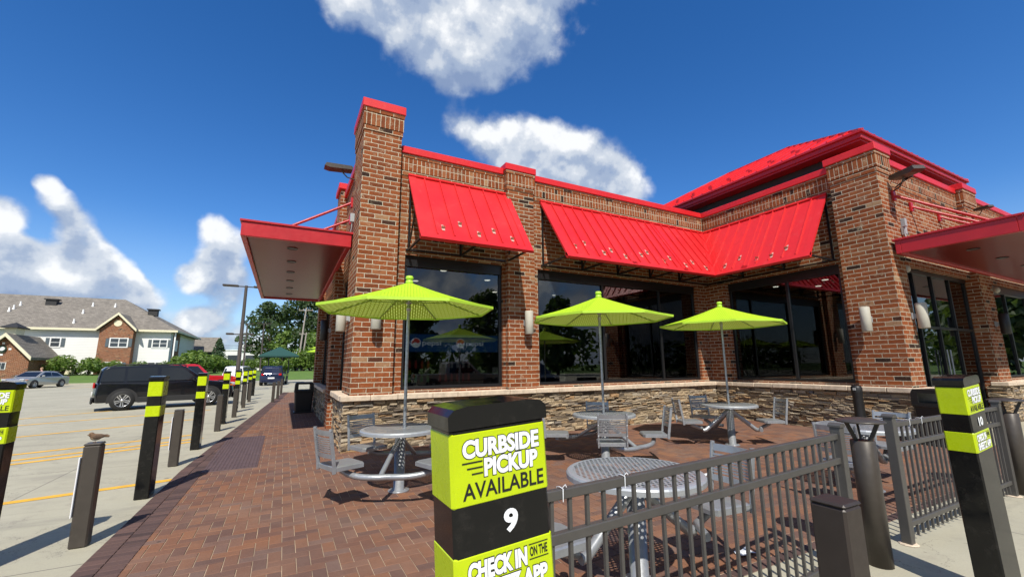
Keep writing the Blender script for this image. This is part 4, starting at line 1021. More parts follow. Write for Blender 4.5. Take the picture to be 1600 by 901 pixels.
ordn = ['nearest', 'second', 'third', 'fourth', 'fifth', 'sixth', 'farthest']
rp = None
for k, y in enumerate((7.38, 11.05, 15.45, 19.2, 22.6, 26.0, 29.5)):
    lb = ['nearest black and lime post of the walkway row, beside the second short bollard', 'second black and lime post of the walkway row, before the front wheel', 'third black and lime post of the walkway row', 'fourth black and lime post of the walkway row', 'fifth black and lime post of the walkway row', 'sixth black and lime post of the walkway row', 'farthest black and lime post of the walkway row'][k]
    if rp is None: rp = row_post(y, lb)
    else: dup(rp, (-1.46, y, 0), 0, lb)
def bollard(loc, label, w_=.13, h=.92, m='bronze', group='short bronze bollards'):
    t = thing('bollard', loc, label, 'bollard', group)
    b = MB(); b.box((-w_/2, -w_/2, 0), (w_/2, w_/2, h-.02), .012); obj('shaft', b, m, t)
    c = MB(); c.box((-w_/2-.002, -w_/2-.002, h-.022), (w_/2+.002, w_/2+.002, h), .011); obj('cap', c, m, t); return t
b1 = bollard((-1.555, 5.70, 0), 'short bronze bollard nearest the camera with a small bird on top')
def plate(b_):
    p = MB(); p.box((-.080, -.075, .27), (-.070, .075, .80), .003); o = obj('sign_plate', p, 'white', b_, 'small white sign edge-on with red print')
    q = MB()
    for (a, b, c, d) in ((-.068, .28, .068, .288), (-.068, .782, .068, .79), (-.068, .288, -.062, .782), (.062, .288, .068, .782), (-.05, .70, .05, .76)): q.box((-.0815, a, b), (-.0795, c, d))
    obj('sign_border', q, 'redink', o)
b2 = dup(b1, (-1.52, 9.36, 0), 0, 'short bronze bollard with a white sign plate between the two nearest lime posts')
plate(b1); plate(b2)
bl = ['short bronze bollard just past the second lime post', 'short bronze bollard between the third and fourth lime posts', 'short bronze bollard between the fourth and fifth lime posts', 'short bronze bollard between the fifth and sixth lime posts']
pl_ = [o for o in kids(b2) if o.name.startswith('sign_plate')]
b3 = bollard((-1.40, 13.75, 0), bl[0])
for y, x, lb in ((17.2, -1.33, bl[1]), (20.9, -1.33, bl[2]), (24.3, -1.33, bl[3])): dup(b3, (x, y, 0), 0, lb)
for x, y, lb in ((-.33, 23.3, 'nearest of the three bronze bollards at the end of the walkway'), (-.16, 25.5, 'middle of the three bronze bollards at the end of the walkway'), (-.02, 29.8, 'farthest of the three bronze bollards at the end of the walkway')): dup(b3, (x, y, 0), 0, lb, 'bollards at the end of the walkway')
b4 = bollard((2.66, 1.36, 0), 'thick dark brown square bollard in the right foreground before the fence', .17, .9, pbr('brown_bollard_paint', (.035, .026, .021), .5, .1, .1), 'short bronze bollards')

# bins
def bin_(loc, rz, label):
    t = thing('trash_bin', loc, label, 'trash bin', 'black trash bins', rz)
    b = MB(); 
    def ring(z, a, c=.04): return [(-a+c, -a, z), (a-c, -a, z), (a, -a+c, z), (a, a-c, z), (a-c, a, z), (-a+c, a, z), (-a, a-c, z), (-a, -a+c, z)]
    rings = [ring(0, .30), ring(.05, .30), ring(.06, .265), ring(.72, .30), ring(.74, .32), ring(.78, .32)]; vs = [v for r_ in rings for v in r_]; fs = [tuple(range(8))]
    for i in range(len(rings)-1):
        for k in range(8): fs.append((8*i+k, 8*i+(k+1) % 8, 8*i+8+(k+1) % 8, 8*i+8+k))
    fs.append(tuple(range(len(vs)-8, len(vs)))); b.add(vs, fs); obj('bin_body', b, 'matblack', t)
    h = MB()
    for sx in (-1, 1): h.prism([(sx*.31, .78), (sx*.30, 1.0), (sx*.26, 1.07), (sx*.19, 1.07), (sx*.19, .78)] if sx > 0 else [(sx*.19, .78), (sx*.19, 1.07), (sx*.26, 1.07), (sx*.30, 1.0), (sx*.31, .78)], 'y', -.3, .3)
    h.prism([(-.19, 1.0), (.19, 1.0), (.19, 1.07), (-.19, 1.07)], 'y', -.3, .3); h.box((-.19, -.3, .78), (.19, .3, .81)); obj('bin_hood', h, 'matblack', t); return t
tb = bin_((.72, 17.6, 0), 0, 'black trash bin with open hood standing on the brick walkway')
dup(tb, (11.45, 3.72, 0), R(80), 'black trash bin by the right entrance, half hidden by the fence and sign')
t = thing('ash_urn', (11.35, 5.05, 0), 'narrow black cigarette urn against the stone base behind the mushroom lamp', 'ash urn')
b = MB(); b.lathe([(.0, 0), (.16, 0), (.17, .03), (.13, .08), (.10, .3), (.095, .9), (.105, .95), (.105, 1.06), (.08, 1.1), (0, 1.11)], 20, None, True, False); obj('urn_body', b, 'matblack', t)
b = MB(); b.cbox((-.1, 0, 1.02), (.02, .06, .05), .005); obj('ash_hole', b, 'greybox', t)
for (x, y, lb) in ((3.62, 2.62, 'crumpled white paper scrap on the pavers behind the fence'), (5.55, 4.55, 'small white napkin scrap on the bricks before the middle table')):
    b = MB(); rr = random.Random(int(x*100)); vs = [(-.09+.06*i, -.05+.05*j, .012+rr.uniform(0, .025)) for j in range(3) for i in range(4)]; vs = [(a+rr.uniform(-.015, .015), c+rr.uniform(-.015, .015), d) for a, c, d in vs]
    b.add(vs, [(j*4+i, j*4+i+1, j*4+i+5, j*4+i+4) for j in range(2) for i in range(3)]); o = obj('paper_scrap', b, 'white'); o.location = (x, y, 0); tag(o, lb, 'litter')

# ================================================================== VEGETATION
def leaves(mb, rr, c, r, n, size, squash=1.0):
    """leaf clumps spread through an ellipsoid volume, denser near its surface"""
    for _ in range(n):
        while True:
            p = Vector((rr.uniform(-1, 1), rr.uniform(-1, 1), rr.uniform(-1, 1)))
            if .25 < p.length < 1: break
        p = p.normalized()*(p.length**.45); q = Vector((c[0]+p.x*r[0], c[1]+p.y*r[1], c[2]+p.z*r[2]))
        nrm = (p+Vector((rr.uniform(-1, 1), rr.uniform(-1, 1), rr.uniform(-.6, 1.2)))*.9).normalized(); a = nrm.orthogonal().normalized(); b = nrm.cross(a); an = rr.uniform(0, 2*PI)
        a, b = a*math.cos(an)+b*math.sin(an), b*math.cos(an)-a*math.sin(an); s_ = size*rr.uniform(.55, 1.3); mb.cur = rr.random()
        mb.add([q-a*s_, q-b*s_*.55+nrm*s_*.15, q+a*s_, q+b*s_*.55+nrm*s_*.1], [(0, 1, 2, 3)])
def tree_meshes(seed, h, cr, leaf, nblob, nleaf, trunk_r, base=.28, size=.3):
    rr = random.Random(seed); tk = MB(); pts = [(0, 0, -.1), (rr.uniform(-.1, .1), rr.uniform(-.1, .1), h*.3), (rr.uniform(-.3, .3), rr.uniform(-.3, .3), h*.6), (rr.uniform(-.4, .4), rr.uniform(-.4, .4), h*.88)]
    tk.tube(pts, [trunk_r, trunk_r*.75, trunk_r*.4, trunk_r*.1], 9); cw = MB()
    for i in range(nblob):
        a = rr.uniform(0, 2*PI); zz = base+(1-base)*((i+.5)/nblob); prof = math.sin(PI*min(1, max(.08, (zz-base*.6)/(1.06-base*.6))))**.7
        d = cr*prof*rr.uniform(.2, .82); c = (d*math.cos(a), d*math.sin(a), h*zz*.96); br = cr*rr.uniform(.28, .46)*(.6+.4*prof)
        tk.tube([(0, 0, h*zz*.6), (c[0]*.5, c[1]*.5, h*zz*.78), c], [trunk_r*.35, trunk_r*.2, trunk_r*.05], 6); leaves(cw, rr, c, (br*1.15, br*1.15, br*.75), nleaf, size)
    return tk, cw
def tree(name, loc, label, seed, h, cr, leaf='leafdark', nblob=18, nleaf=130, trunk_r=.3, base=.28, size=.3, group=None):
    t = thing(name, loc, label, 'tree', group); tk, cw = tree_meshes(seed, h, cr, leaf, nblob, nleaf, trunk_r, base, size); obj('trunk', tk, 'bark', t); obj('crown', cw, leaf, t, fix=False); return t
tree('broadleaf_tree', (-2.6, 92, 0), 'dark broadleaf tree left of the leaning utility poles', 1, 13.5, 5.2, nblob=26, size=.36, group='big dark trees')
tree('broadleaf_tree', (3.6, 96, 0), 'tallest dark broadleaf tree behind the utility poles', 2, 18.0, 6.0, nblob=30, nleaf=150, size=.38, group='big dark trees')
tree('broadleaf_tree', (9.5, 90, 0), 'dark broadleaf tree partly hidden by the store corner', 3, 12.5, 5.5, nblob=24, size=.36, group='big dark trees')
tree('broadleaf_tree', (-.2, 76, 0), 'young pale green tree before the dark trees, right of the green parasol', 4, 7.2, 2.4, 'leafmid', 14, 120, .14, size=.24, group='young trees')
tree('broadleaf_tree', (4.6, 74, 0), 'young pale green tree under the far lime umbrellas', 5, 6.8, 2.6, 'leafmid', 14, 120, .14, size=.24, group='young trees')
# conifer
t = thing('conifer_tree', (-10.4, 92, 0), 'blue green conifer standing left of the light poles', 'tree'); tk = MB(); tk.tube([(0, 0, 0), (0, 0, 7)], [.2, .03], 8); obj('trunk', tk, 'bark', t); cw = MB(); rr = random.Random(5)
for i in range(15):
    z = .6+6.2*i/15; r_ = 2.5*(1-i/16.)
    for k in range(7):
        a = rr.uniform(0, 2*PI); leaves(cw, rr, (r_*.6*math.cos(a), r_*.6*math.sin(a), z), (r_*.45, r_*.45, .3), 20, .22)
obj('crown', cw, 'leafpine', t, fix=False)
def shrub_proto(seed, r, h):
    rr = random.Random(seed); cw = MB(); tk = MB()
    for i in range(8):
        a = rr.uniform(0, 2*PI); d = r*rr.uniform(.1, .6); c = (d*math.cos(a), d*math.sin(a), h*rr.uniform(.32, .74)); leaves(cw, rr, c, (r*.5, r*.5, h*.27), 100, .17); tk.tube([(0, 0, 0), c], [.06, .02], 5)
    return tk, cw
SH = []
for s_ in range(4):
    t = thing('hedge_shrub', (0, 0, 0), 'x', 'shrub', 'green shrubs along the lawn'); tk, cw = shrub_proto(20+s_, 1.6, 2.7); obj('stem', tk, 'bark', t); obj('foliage', cw, 'leafmid', t, fix=False); SH.append(t)
def pix_ground(u, dist):
    d = pixdir(u, 572); k = dist/d.y; return d.x*k
shrubs = []; rr = random.Random(9)
# (pixel column, distance, height) of the shrubs the photograph shows
for u, dist, h in [(8,66,2.3),(32,66,2.0),(55,67,2.2),(82,66,2.1),(100,66,2.9),(122,68,1.7),(140,66,2.9),(158,68,2.2),(180,68,2.3),(200,69,1.9),(217,68,2.4),(238,70,1.7),(262,69,2.2),(285,68,3.2),(300,66,4.0),(318,66,3.2),(335,68,3.0),(352,70,2.7),(372,72,2.6),(392,72,2.7),
                   (412,74,2.4),(425,76,2.2),(447,80,2.6),(462,76,3.6),(474,74,4.2),(486,72,4.4),(498,70,4.0),(512,70,4.0)]:
    dist = min(dist+5, 74.2 if u < 285 else 90); shrubs.append((pix_ground(u, dist), dist, max(1.1, h-.35)))
for i, (x, y, h) in enumerate(shrubs):
    pr_ = SH[i % 4]; sc = h/2.7; s3 = (sc*rr.uniform(.95, 1.25), sc*rr.uniform(.95, 1.2), sc); lb = 'leafy green shrub in the hedge between the lawn and the far buildings'
    if i < 4: pr_.location = (x, y, .75); pr_.scale = s3; pr_.rotation_euler.z = rr.uniform(0, 6); pr_['label'] = lb
    else: dup(pr_, (x, y, .75), rr.uniform(0, 6), lb, None, s3)
# woods far off, and trees out of view that show in the glass
wd = MB(); rr = random.Random(13)
for i in range(150):
    x = -120+i*1.9+rr.uniform(-2, 2); h = rr.uniform(4, 8)*(1.2 if x > 12 else .62); y = 150+rr.uniform(-8, 20); leaves(wd, rr, (x, y, h*.55), (4.4, 3, h*.5), 60, .8)
for i in range(190):
    x = -130+i*2.2+rr.uniform(-2, 2); h = rr.uniform(6, 10)*(1.6 if x > 45 else 1); leaves(wd, rr, (x, -66+rr.uniform(-6, 4), h*.45), (4.2, 3, h*.5), 50, .9)
tag(obj('distant_woods', wd, 'leafdark', fix=False), 'band of dark green woods along the far horizon', 'woods', None, 'stuff')
for k, (x, y, h) in enumerate([(-9, -38, 12), (-1, -42, 10), (8, -40, 14), (17, -43, 11), (27, -40, 13), (38, -38, 12), (-20, -40, 11), (50, -34, 13), (61, -30, 12), (72, -26, 14), (84, -24, 12), (56, -5, 11), (68, -9, 13), (82, -13, 13), (100, -8, 13)]):  # last few, out by the lot, added to darken window reflections
    tree('broadleaf_tree', (x, y, 0), 'dark tree out of view, mirrored in the shop windows', 40+k, h, 4.6, nblob=22, nleaf=70, base=.1, size=.55, group='trees mirrored in the glass')

# ================================================================== VEHICLES
def wheel(root, x, y, r, side, m_rim='rim', wd=.23):
    mm = Matrix.Translation((x, y, r)) @ Matrix.Rotation(PI/2*(1 if side > 0 else -1), 4, 'X')   # lathe axis along y, +z faces inwards
    t_ = MB(); t_.lathe([(r*.62, -.02), (r*.66, -wd*.06), (r*.96, -wd*.04), (r, wd*.12), (r, wd*.8), (r*.94, wd), (r*.6, wd)], 28, mm, True, False)
    wh = obj('wheel', t_, 'rubber', root)
    q = MB(); q.lathe([(0, .05), (r*.62, .05), (r*.66, .0), (r*.62, -.012), (r*.6, .0), (r*.6, .05)], 28, mm, False, False); obj('brake_disc', q, 'plastic', wh)
    s_ = MB()
    for k in range(5):
        a = 2*PI*k/5+.3
        for da in (-.16, .16): s_.add([(r*.10*math.cos(a+da*2.2), r*.10*math.sin(a+da*2.2), -.004), (r*.61*math.cos(a+da*.5), r*.61*math.sin(a+da*.5), -.016), (r*.61*math.cos(a+da*1.7), r*.61*math.sin(a+da*1.7), -.016), (r*.14*math.cos(a+da*4), r*.14*math.sin(a+da*4), -.004),
                                       (r*.10*math.cos(a+da*2.2), r*.10*math.sin(a+da*2.2), .03), (r*.61*math.cos(a+da*.5), r*.61*math.sin(a+da*.5), .03), (r*.61*math.cos(a+da*1.7), r*.61*math.sin(a+da*1.7), .03), (r*.14*math.cos(a+da*4), r*.14*math.sin(a+da*4), .03)], [(0,1,2,3),(7,6,5,4),(0,4,5,1),(2,6,7,3),(1,5,6,2)], False, mm)
    s_.lathe([(0, -.02), (r*.13, -.018), (r*.15, .02)], 14, mm, True, False)
    s_.lathe([(r*.6, .03), (r*.59, -.014), (r*.645, -.016), (r*.655, .02)], 28, mm, True, False); obj('rim', s_, m_rim, wh)
def car(name, loc, rz, label, m, L, Wd, H, hood_z, belt_z, sill, wb, wr, side_prof, roof_pts, wins, cat='car', rails=False, clad=False, bed=None, tail_h=.25):
    """side_prof: lower-body outline (x, z) clockwise; roof_pts: greenhouse outline [(x,z)...] rear-base, rear-top, ..., front-base; wins: window quads in (x,z)"""
    t = thing(name, loc, label, cat, None, rz); hw = Wd/2
    # lower body: profile lofted over the width, pulled in at the ends and above the shoulder
    ns = [-1, -.93, -.7, 0, .7, .93, 1]
    def body(prof, zs, inset_top, hwid):
        b = MB(); n = len(prof); vs = []
        x_mid = 0.
        for k in ns:
            f = abs(k); 
            for (x, z) in prof:
                lat = hwid*k; sx = 1-.05*max(0, f-.6)/.4*(abs(x)/(L/2))**2 - (.012 if f == 1 else 0)
                zz = z
                if f == 1: zz = zs[0]+(z-zs[0])*.985
                ty = 1-inset_top*max(0, (z-zs[1])/(zs[2]-zs[1]+1e-6)) if z > zs[1] else 1-.035*max(0, (zs[1]-z)/(zs[1]-zs[0]+1e-6))
                vs.append((x*sx, lat*ty, zz))
        fs = []
        for i in range(len(ns)-1):
            for k in range(n): fs.append((i*n+k, i*n+(k+1) % n, (i+1)*n+(k+1) % n, (i+1)*n+k))
        fs.append(tuple(range(n))); fs.append(tuple(reversed(range((len(ns)-1)*n, len(ns)*n)))); b.add(vs, fs); return b
    bo_ = obj('body', body(side_prof, (sill, sill+.38, hood_z), .04, hw), m, t)
    gh = body(roof_pts, (belt_z-.1, belt_z-.02, H), .20, hw*.955); cab = obj('cabin', gh, m, t)
    for oo in (bo_, cab):
        bv = oo.modifiers.new('round', 'BEVEL'); bv.width = .035; bv.segments = 2; bv.limit_method = 'ANGLE'; bv.angle_limit = R(28)
    # windows hugging the sloped cabin side
    def side_y(z, off): return (hw*.955*(1-.20*max(0, (z-(belt_z-.02))/(H-belt_z+.02)))) + off
    for q in wins:
        for sd in (-1, 1):
            g_ = MB(); vs = [(x, sd*side_y(z, .006), z) for x, z in q]+[(x, sd*side_y(z, -.02), z) for x, z in q]; n = len(q)
            g_.add(vs, [tuple(range(n)), tuple(range(n, 2*n))]+[(i, (i+1) % n, (i+1) % n+n, i+n) for i in range(n)]); obj('side_window', g_, 'cglass', t)
    # windscreen and rear screen: on the sloped ends of the cabin outline
    for (p, q, nm) in ((roof_pts[-2], roof_pts[-1], 'windscreen'), (roof_pts[1], roof_pts[0], 'rear_window')):
        d = Vector((q[0]-p[0], 0, q[1]-p[1])); nn_ = Vector((-d.z, 0, d.x)).normalized(); 
        if (nn_.x > 0) != (nm == 'windscreen'): nn_ = -nn_
        g_ = MB(); vs = []
        for off in (.008, -.02):
            for tt in (.08, .9):
                x, z = p[0]+d.x*tt, p[1]+d.z*tt
                for sd in (-1, 1): vs.append((x*.985+nn_.x*(off+.0), sd*(side_y(z, 0)-.09), z+nn_.z*(off+.004)))
        g_.add(vs, [(0, 1, 3, 2), (4, 5, 7, 6), (0, 1, 5, 4), (2, 3, 7, 6), (0, 2, 6, 4), (1, 3, 7, 5)]); obj(nm, g_, 'cglass', t)
    xr, xf = -wb/2, wb/2
    for x in (xr, xf):
        for sd in (-1, 1):
            a_ = MB(); R0, R1 = wr*1.0, wr*1.22; n = 18; vs = []
            for i in range(n+1):
                an = R(-12)+R(204)*i/n
                for r_ in (.05, R1):
                    for o in (-.05, .012 if clad else .006): vs.append((x+r_*math.cos(an), sd*(hw*(.985)+o), wr+r_*math.sin(an)))
            fs = []
            for i in range(n): o = 4*i; fs += [(o, o+4, o+6, o+2), (o+1, o+3, o+7, o+5), (o+2, o+6, o+7, o+3)]
            a_.add(vs, fs); obj('wheel_arch', a_, 'plastic', t)
            wheel(t, x, sd*(hw+.012), wr, sd)
    xs = [p[0] for p in side_prof]; x0, x1 = min(xs), max(xs)
    if clad:
        for sd in (-1, 1): s_ = MB(); s_.box((xr+wr*1.2, min(sd*(hw*.965), sd*(hw+.008)), sill-.02), (xf-wr*1.2, max(sd*(hw*.965), sd*(hw+.008)), sill+.2), .01); obj('side_cladding', s_, 'plastic', t)
    for sd in (-1, 1):
        h = MB(); h.cbox((x1*.955, sd*hw*.72, hood_z-.17), (.14, .34, .12), .02); obj('headlight', h, 'headl', t)
        h = MB(); h.cbox((x0*.985, sd*hw*.72, belt_z-.12), (.06, .22, tail_h*.7), .015); obj('tail_light', h, 'tail', t)
        h = MB(); h.cbox((roof_pts[-1][0]-.55, sd*(hw+.09), belt_z+.07), (.12, .2, .15), .03); obj('mirror', h, m, t)
        h = MB(); h.cbox((x1*.9, sd*(hw*.975), hood_z-.22), (.2, .05, .05), .01); obj('side_marker', h, 'amber', t)
        for dx in (.15, -.85):
            h = MB(); h.cbox((dx, sd*(hw+.004), belt_z-.12), (.2, .03, .03), .008); obj('door_handle', h, m, t)
        if rails: r_ = MB(); r_.tube([(-1.8, sd*hw*.66, H-.03), (-1.65, sd*hw*.67, H+.035), (.4, sd*hw*.67, H+.035), (.55, sd*hw*.66, H-.03)], .022, 6); obj('roof_rail', r_, 'plastic', t)
    p = MB(); p.box((x0*.99-.03, -.26, sill+.30), (x0*.99+.03, .26, sill+.42), .004); obj('licence_plate', p, 'whitetrim', t)
    for xx, s2 in ((x0, -1), (x1, 1)): b = MB(); b.box((min(xx*.97, xx*1.006), -hw*.86, sill-.02), (max(xx*.97, xx*1.006), hw*.86, sill+.22), .04); obj('bumper', b, 'plastic' if clad else m, t)
    return t
suv_side = [(-2.26,.32),(-2.30,.62),(-2.27,1.02),(-2.22,1.09),(1.0,1.09),(1.35,1.08),(2.15,1.0),(2.36,.90),(2.41,.62),(2.36,.30)]
suv_roof = [(-2.23,1.02),(-2.14,1.58),(-2.0,1.70),(-.6,1.76),(.35,1.73),(.55,1.66),(1.38,1.03)]
suv_wins = [[(-2.12,1.12),(-2.04,1.58),(-1.42,1.63),(-1.42,1.12)], [(-1.34,1.12),(-1.34,1.63),(-.42,1.66),(-.42,1.12)], [(-.30,1.12),(-.30,1.66),(.40,1.62),(1.02,1.12)]]
SUVP = dict(L=4.8, Wd=1.9, H=1.74, hood_z=1.08, belt_z=1.09, sill=.30, wb=2.80, wr=.385, side_prof=suv_side, roof_pts=suv_roof, wins=suv_wins)
def pose(pr, pf):   # rear and front wheel contact points of the near side -> centre, heading
    a = Vector((*pr, 0)); b = Vector((*pf, 0)); d = (b-a).normalized(); n = Vector((-d.y, d.x, 0)); c = (a+b)/2+n*.92; return (c.x, c.y, 0), math.atan2(d.y, d.x)
L_, R_ = pose((-5.56, 22.35), (-2.75, 23.15))
car('parked_suv', L_, R_, 'black suv parked side-on behind the nearest lime post', 'pblack', rails=True, clad=True, **SUVP)
pk_side = [(-2.85,.50),(-2.88,.75),(-2.85,1.12),(-.95,1.13),(1.2,1.14),(2.45,1.08),(2.75,.98),(2.80,.6),(2.74,.42)]
pk_roof = [(-1.05,1.05),(-.92,1.72),(-.75,1.84),(.3,1.86),(.55,1.80),(1.25,1.08)]
pk_wins = [[(-.78,1.17),(-.72,1.70),(-.15,1.73),(-.15,1.17)], [(-.05,1.17),(-.05,1.73),(.45,1.72),(.92,1.17)]]
PKP = dict(L=5.7, Wd=1.95, H=1.86, hood_z=1.14, belt_z=1.13, sill=.42, wb=3.5, wr=.39, side_prof=pk_side, roof_pts=pk_roof, wins=pk_wins, cat='pickup truck')
car('parked_pickup', (-5.5, 34.2, 0), R(20), 'red pickup truck mostly hidden behind the black suv', 'pred', **PKP)
car('parked_pickup', (9.6, -6.8, 0), R(4), 'tan pickup truck behind the camera, mirrored in the first patio window', 'ptan', **PKP)
sd_side = [(-2.3,.28),(-2.36,.55),(-2.32,.92),(-1.6,.98),(1.1,.95),(1.9,.86),(2.25,.72),(2.34,.5),(2.28,.26)]
sd_roof = [(-1.75,.92),(-1.0,1.36),(-.7,1.43),(.1,1.46),(.4,1.42),(1.3,.92)]
sd_wins = [[(-1.35,1.0),(-.95,1.28),(-.35,1.34),(-.35,1.0)], [(-.27,1.0),(-.27,1.35),(.3,1.34),(.92,1.0)]]
SDP = dict(L=4.7, Wd=1.82, H=1.46, hood_z=.95, belt_z=.97, sill=.24, wb=2.75, wr=.33, side_prof=sd_side, roof_pts=sd_roof, wins=sd_wins)
car('parked_sedan', (-19.3, 54.0, 0), R(252), 'silver beige sedan parked by the lawn before the brick gable', 'psilver', **SDP)
car('parked_sedan', (-.7, 46.5, 0), R(85), 'navy car seen from behind beyond the row of lime posts', 'pblue', **{**SUVP, 'cat': 'car'})
car('parked_suv', (-3.9, 52, 0), R(80), 'white suv with red tail lights behind the light pole', 'pwhite', **SUVP)
car('parked_suv', (-24.5, 52, 0), R(25), 'blue grey suv cut by the left edge above the sign reading 8', 'pgrey', **SUVP)
car('parked_sedan', (3.1, 35.5, 0), R(85), 'white sedan glimpsed past the corner of the store', 'pwhite', **SDP)
car('parked_suv', (13.4, -4.6, 0), R(95), 'navy suv behind the camera, mirrored in the middle patio window', 'pblue', **SUVP)

# ================================================================== FAR BUILDINGS
HX, HY = -13.7, 75.0
house = thing('care_home', (-30, HY, 0), 'long two storey house with white siding, brick gable and grey shingle roof on the left', 'building')
def hp(name, mb, m, parent=None, label=None):
    o = obj(name, mb, m, parent or house, label)
    if parent is None: o.location = (30, -HY, 0)
    return o
EV = 6.75
b = MB(); b.box((-62, HY, 0), (HX-.5, HY+18, EV)); hp('wall', b, 'siding')
b = MB(); b.box((-62.1, HY-.06, 0), (HX-.44, HY, .9)); hp('brick_plinth', b, 'hbrick')
rf = MB(); x1, y0, y1, zr = HX+.25, HY-.6, HY+18.6, 11.9; ym = HY+9
V = [(-64,y0,EV),(x1,y0,EV),(x1,y1,EV),(-64,y1,EV),(-64,ym,zr),(-22,ym,zr)]
V2 = [(a, c, d-.22) for a, c, d in V[:4]]
rf.add(V+V2, [(0,1,5,4),(1,2,5),(2,3,4,5),(0,1,7,6),(1,2,8,7),(2,3,9,8),(3,0,6,9),(6,7,8,9),(0,4,3)]); rfo = hp('roof', rf, 'shingle')
tr = MB(); tr.box((-64, y0-.06, EV-.26), (x1+.06, y0-.002, EV+.02)); tr.box((x1+.002, y0, EV-.26), (x1+.06, y1, EV+.02)); hp('gutter', tr, 'trim')
def roof_z(y): return EV+(zr-EV)*(y-y0)/(ym-y0)
for u, v, kind in ((580/4, 313/4+400, 0), (720/4, 318/4+400, 0), (518/4, 358/4+400, 0), (460/4, 418/4+400, 0), (85/4, 330/4+400, 0), (127/4, 308/4+400, 0), (55/4, 345/4+400, 0), (326/4, 300/4+400, 1), (958/4, 362/4+400, 1)):
    d = pixdir(u, v)
    # meet the roof slope
    k = (EV-CH-(zr-EV)/(ym-y0)*y0)/(d.z-(zr-EV)/(ym-y0)*d.y); P = d*k
    if not (y0 < P.y < ym): continue
    c = MB(); z = roof_z(P.y)
    if kind == 0: c.lathe([(.14, z-.2), (.14, z+.1), (.09, z+.2), (.09, z+.55)], 8, Matrix.Translation((P.x, P.y, 0)))
    else: c.box((P.x-.55, P.y-.4, z-.3), (P.x+.55, P.y+.4, z+.55)); c.box((P.x-.7, P.y-.55, z+.55), (P.x+.7, P.y+.55, z+.7))
    hp('roof_vent', c, 'whitetrim' if kind == 0 else 'char', rfo).location = (30-0, -HY, 0) if False else (0, 0, 0)
# children of the roof already inherit its offset
# brick bay with a gable
GX0, GX1 = -21.4, -18.0; GXM = (GX0+GX1)/2
b = MB(); b.box((GX0, HY-1.2, 0), (GX1, HY+.0, EV-.1)); b.prism([(GX0, EV-.1), (GX1, EV-.1), (GXM, EV+1.75)], 'y', HY-1.2, HY+2); hp('brick_bay', b, 'hbrick')
b = MB(); b.prism([(GX0-.35, EV-.28), (GX0-.35, EV-.05), (GXM, EV+2.1), (GXM, EV+1.85)], 'y', HY-1.5, HY+4); b.prism([(GX1+.35, EV-.28), (GX1+.35, EV-.05), (GXM, EV+2.1), (GXM, EV+1.85)], 'y', HY-1.5, HY+4); hp('gable_roof', b, 'shingle')
b = MB()
for s_ in (-1, 1): b.prism([(GXM+s_*2.05, EV-.35), (GXM+s_*2.05, EV-.02), (GXM, EV+2.15), (GXM, EV+1.82)], 'y', HY-1.6, HY-1.505)
hp('gable_trim', b, 'trim')
b = MB(); b.lathe([(0, 0), (.42, 0), (.42, .06)], 20, Matrix.Translation((GXM, HY-1.203, EV+.75)) @ Matrix.Rotation(PI/2, 4, 'X'), False, False); hp('gable_vent', b, 'trim')
def hwin(x, z, w_, h, y, double=False, shut=True):
    f = MB(); f.box((x-w_/2-.08, y-.06, z-h/2-.1), (x+w_/2+.08, y, z+h/2+.08)); o = hp('window', f, 'whitetrim')
    n = 2 if double else 1
    for k in range(n):
        for r_ in (0, 1):
            a = x-w_/2+w_*k/n+.05; c = x-w_/2+w_*(k+1)/n-.05; p = MB(); zz = z-h/2+h*r_/2; p.box((a, y-.068, zz+.04), (c, y-.062, zz+h/2-.03)); obj('pane', p, 'hglass', o)
    if shut:
        for s_ in (-1, 1): q = MB(); xx = x+s_*(w_/2+.28); q.box((xx-.17, y-.05, z-h/2), (xx+.17, y-.002, z+h/2)); obj('shutter', q, 'shutter', o)
def fx(u, y=HY): d = pixdir(u, 520); return d.x/d.y*y
hwin(fx(89), 4.95, .9, 1.1, HY, False); hwin(fx(252), 4.95, 1.6, 1.05, HY, True); hwin(fx(188, HY-1.2), 4.95, 1.75, 1.1, HY-1.21, True)
hwin(fx(183, HY-1.2), 1.9, 1.75, 1.0, HY-1.21, True); hwin(fx(249), 1.9, 1.6, 1.0, HY, True); 
for u in (161, 275): b = MB(); x = fx(u); b.box((x-.08, HY-.2, .3), (x+.08, HY-.04, EV-.2)); hp('downspout', b, 'whitetrim')
b = MB(); b.box((HX-.5, HY+1.5, 0), (HX-.42, HY+5.5, EV-.3)); hp('side_brick_panel', b, 'hbrick')
f = MB(); f.box((HX-.42, HY+2.4, 4.), (HX-.37, HY+4.2, 5.6)); hp('side_window', f, 'whitetrim')
b = MB(); b.box((fx(106), HY-.35, .4), (fx(122), HY-.001, 2.7)); hp('service_door', b, 'trim')
# rear wing at the right end
b = MB(); b.box((HX-1.2, HY+18.6, 0), (HX+2.5, HY+26, 4.5)); hp('rear_wing', b, pbr('grey_siding', (.10, .11, .12), .7)); b = MB(); b.prism([(HY+18, 4.4), (HY+22.3, 7.2), (HY+26.5, 4.4)], 'x', HX-1.5, HX+2.8); hp('rear_wing_roof', b, 'shingle')
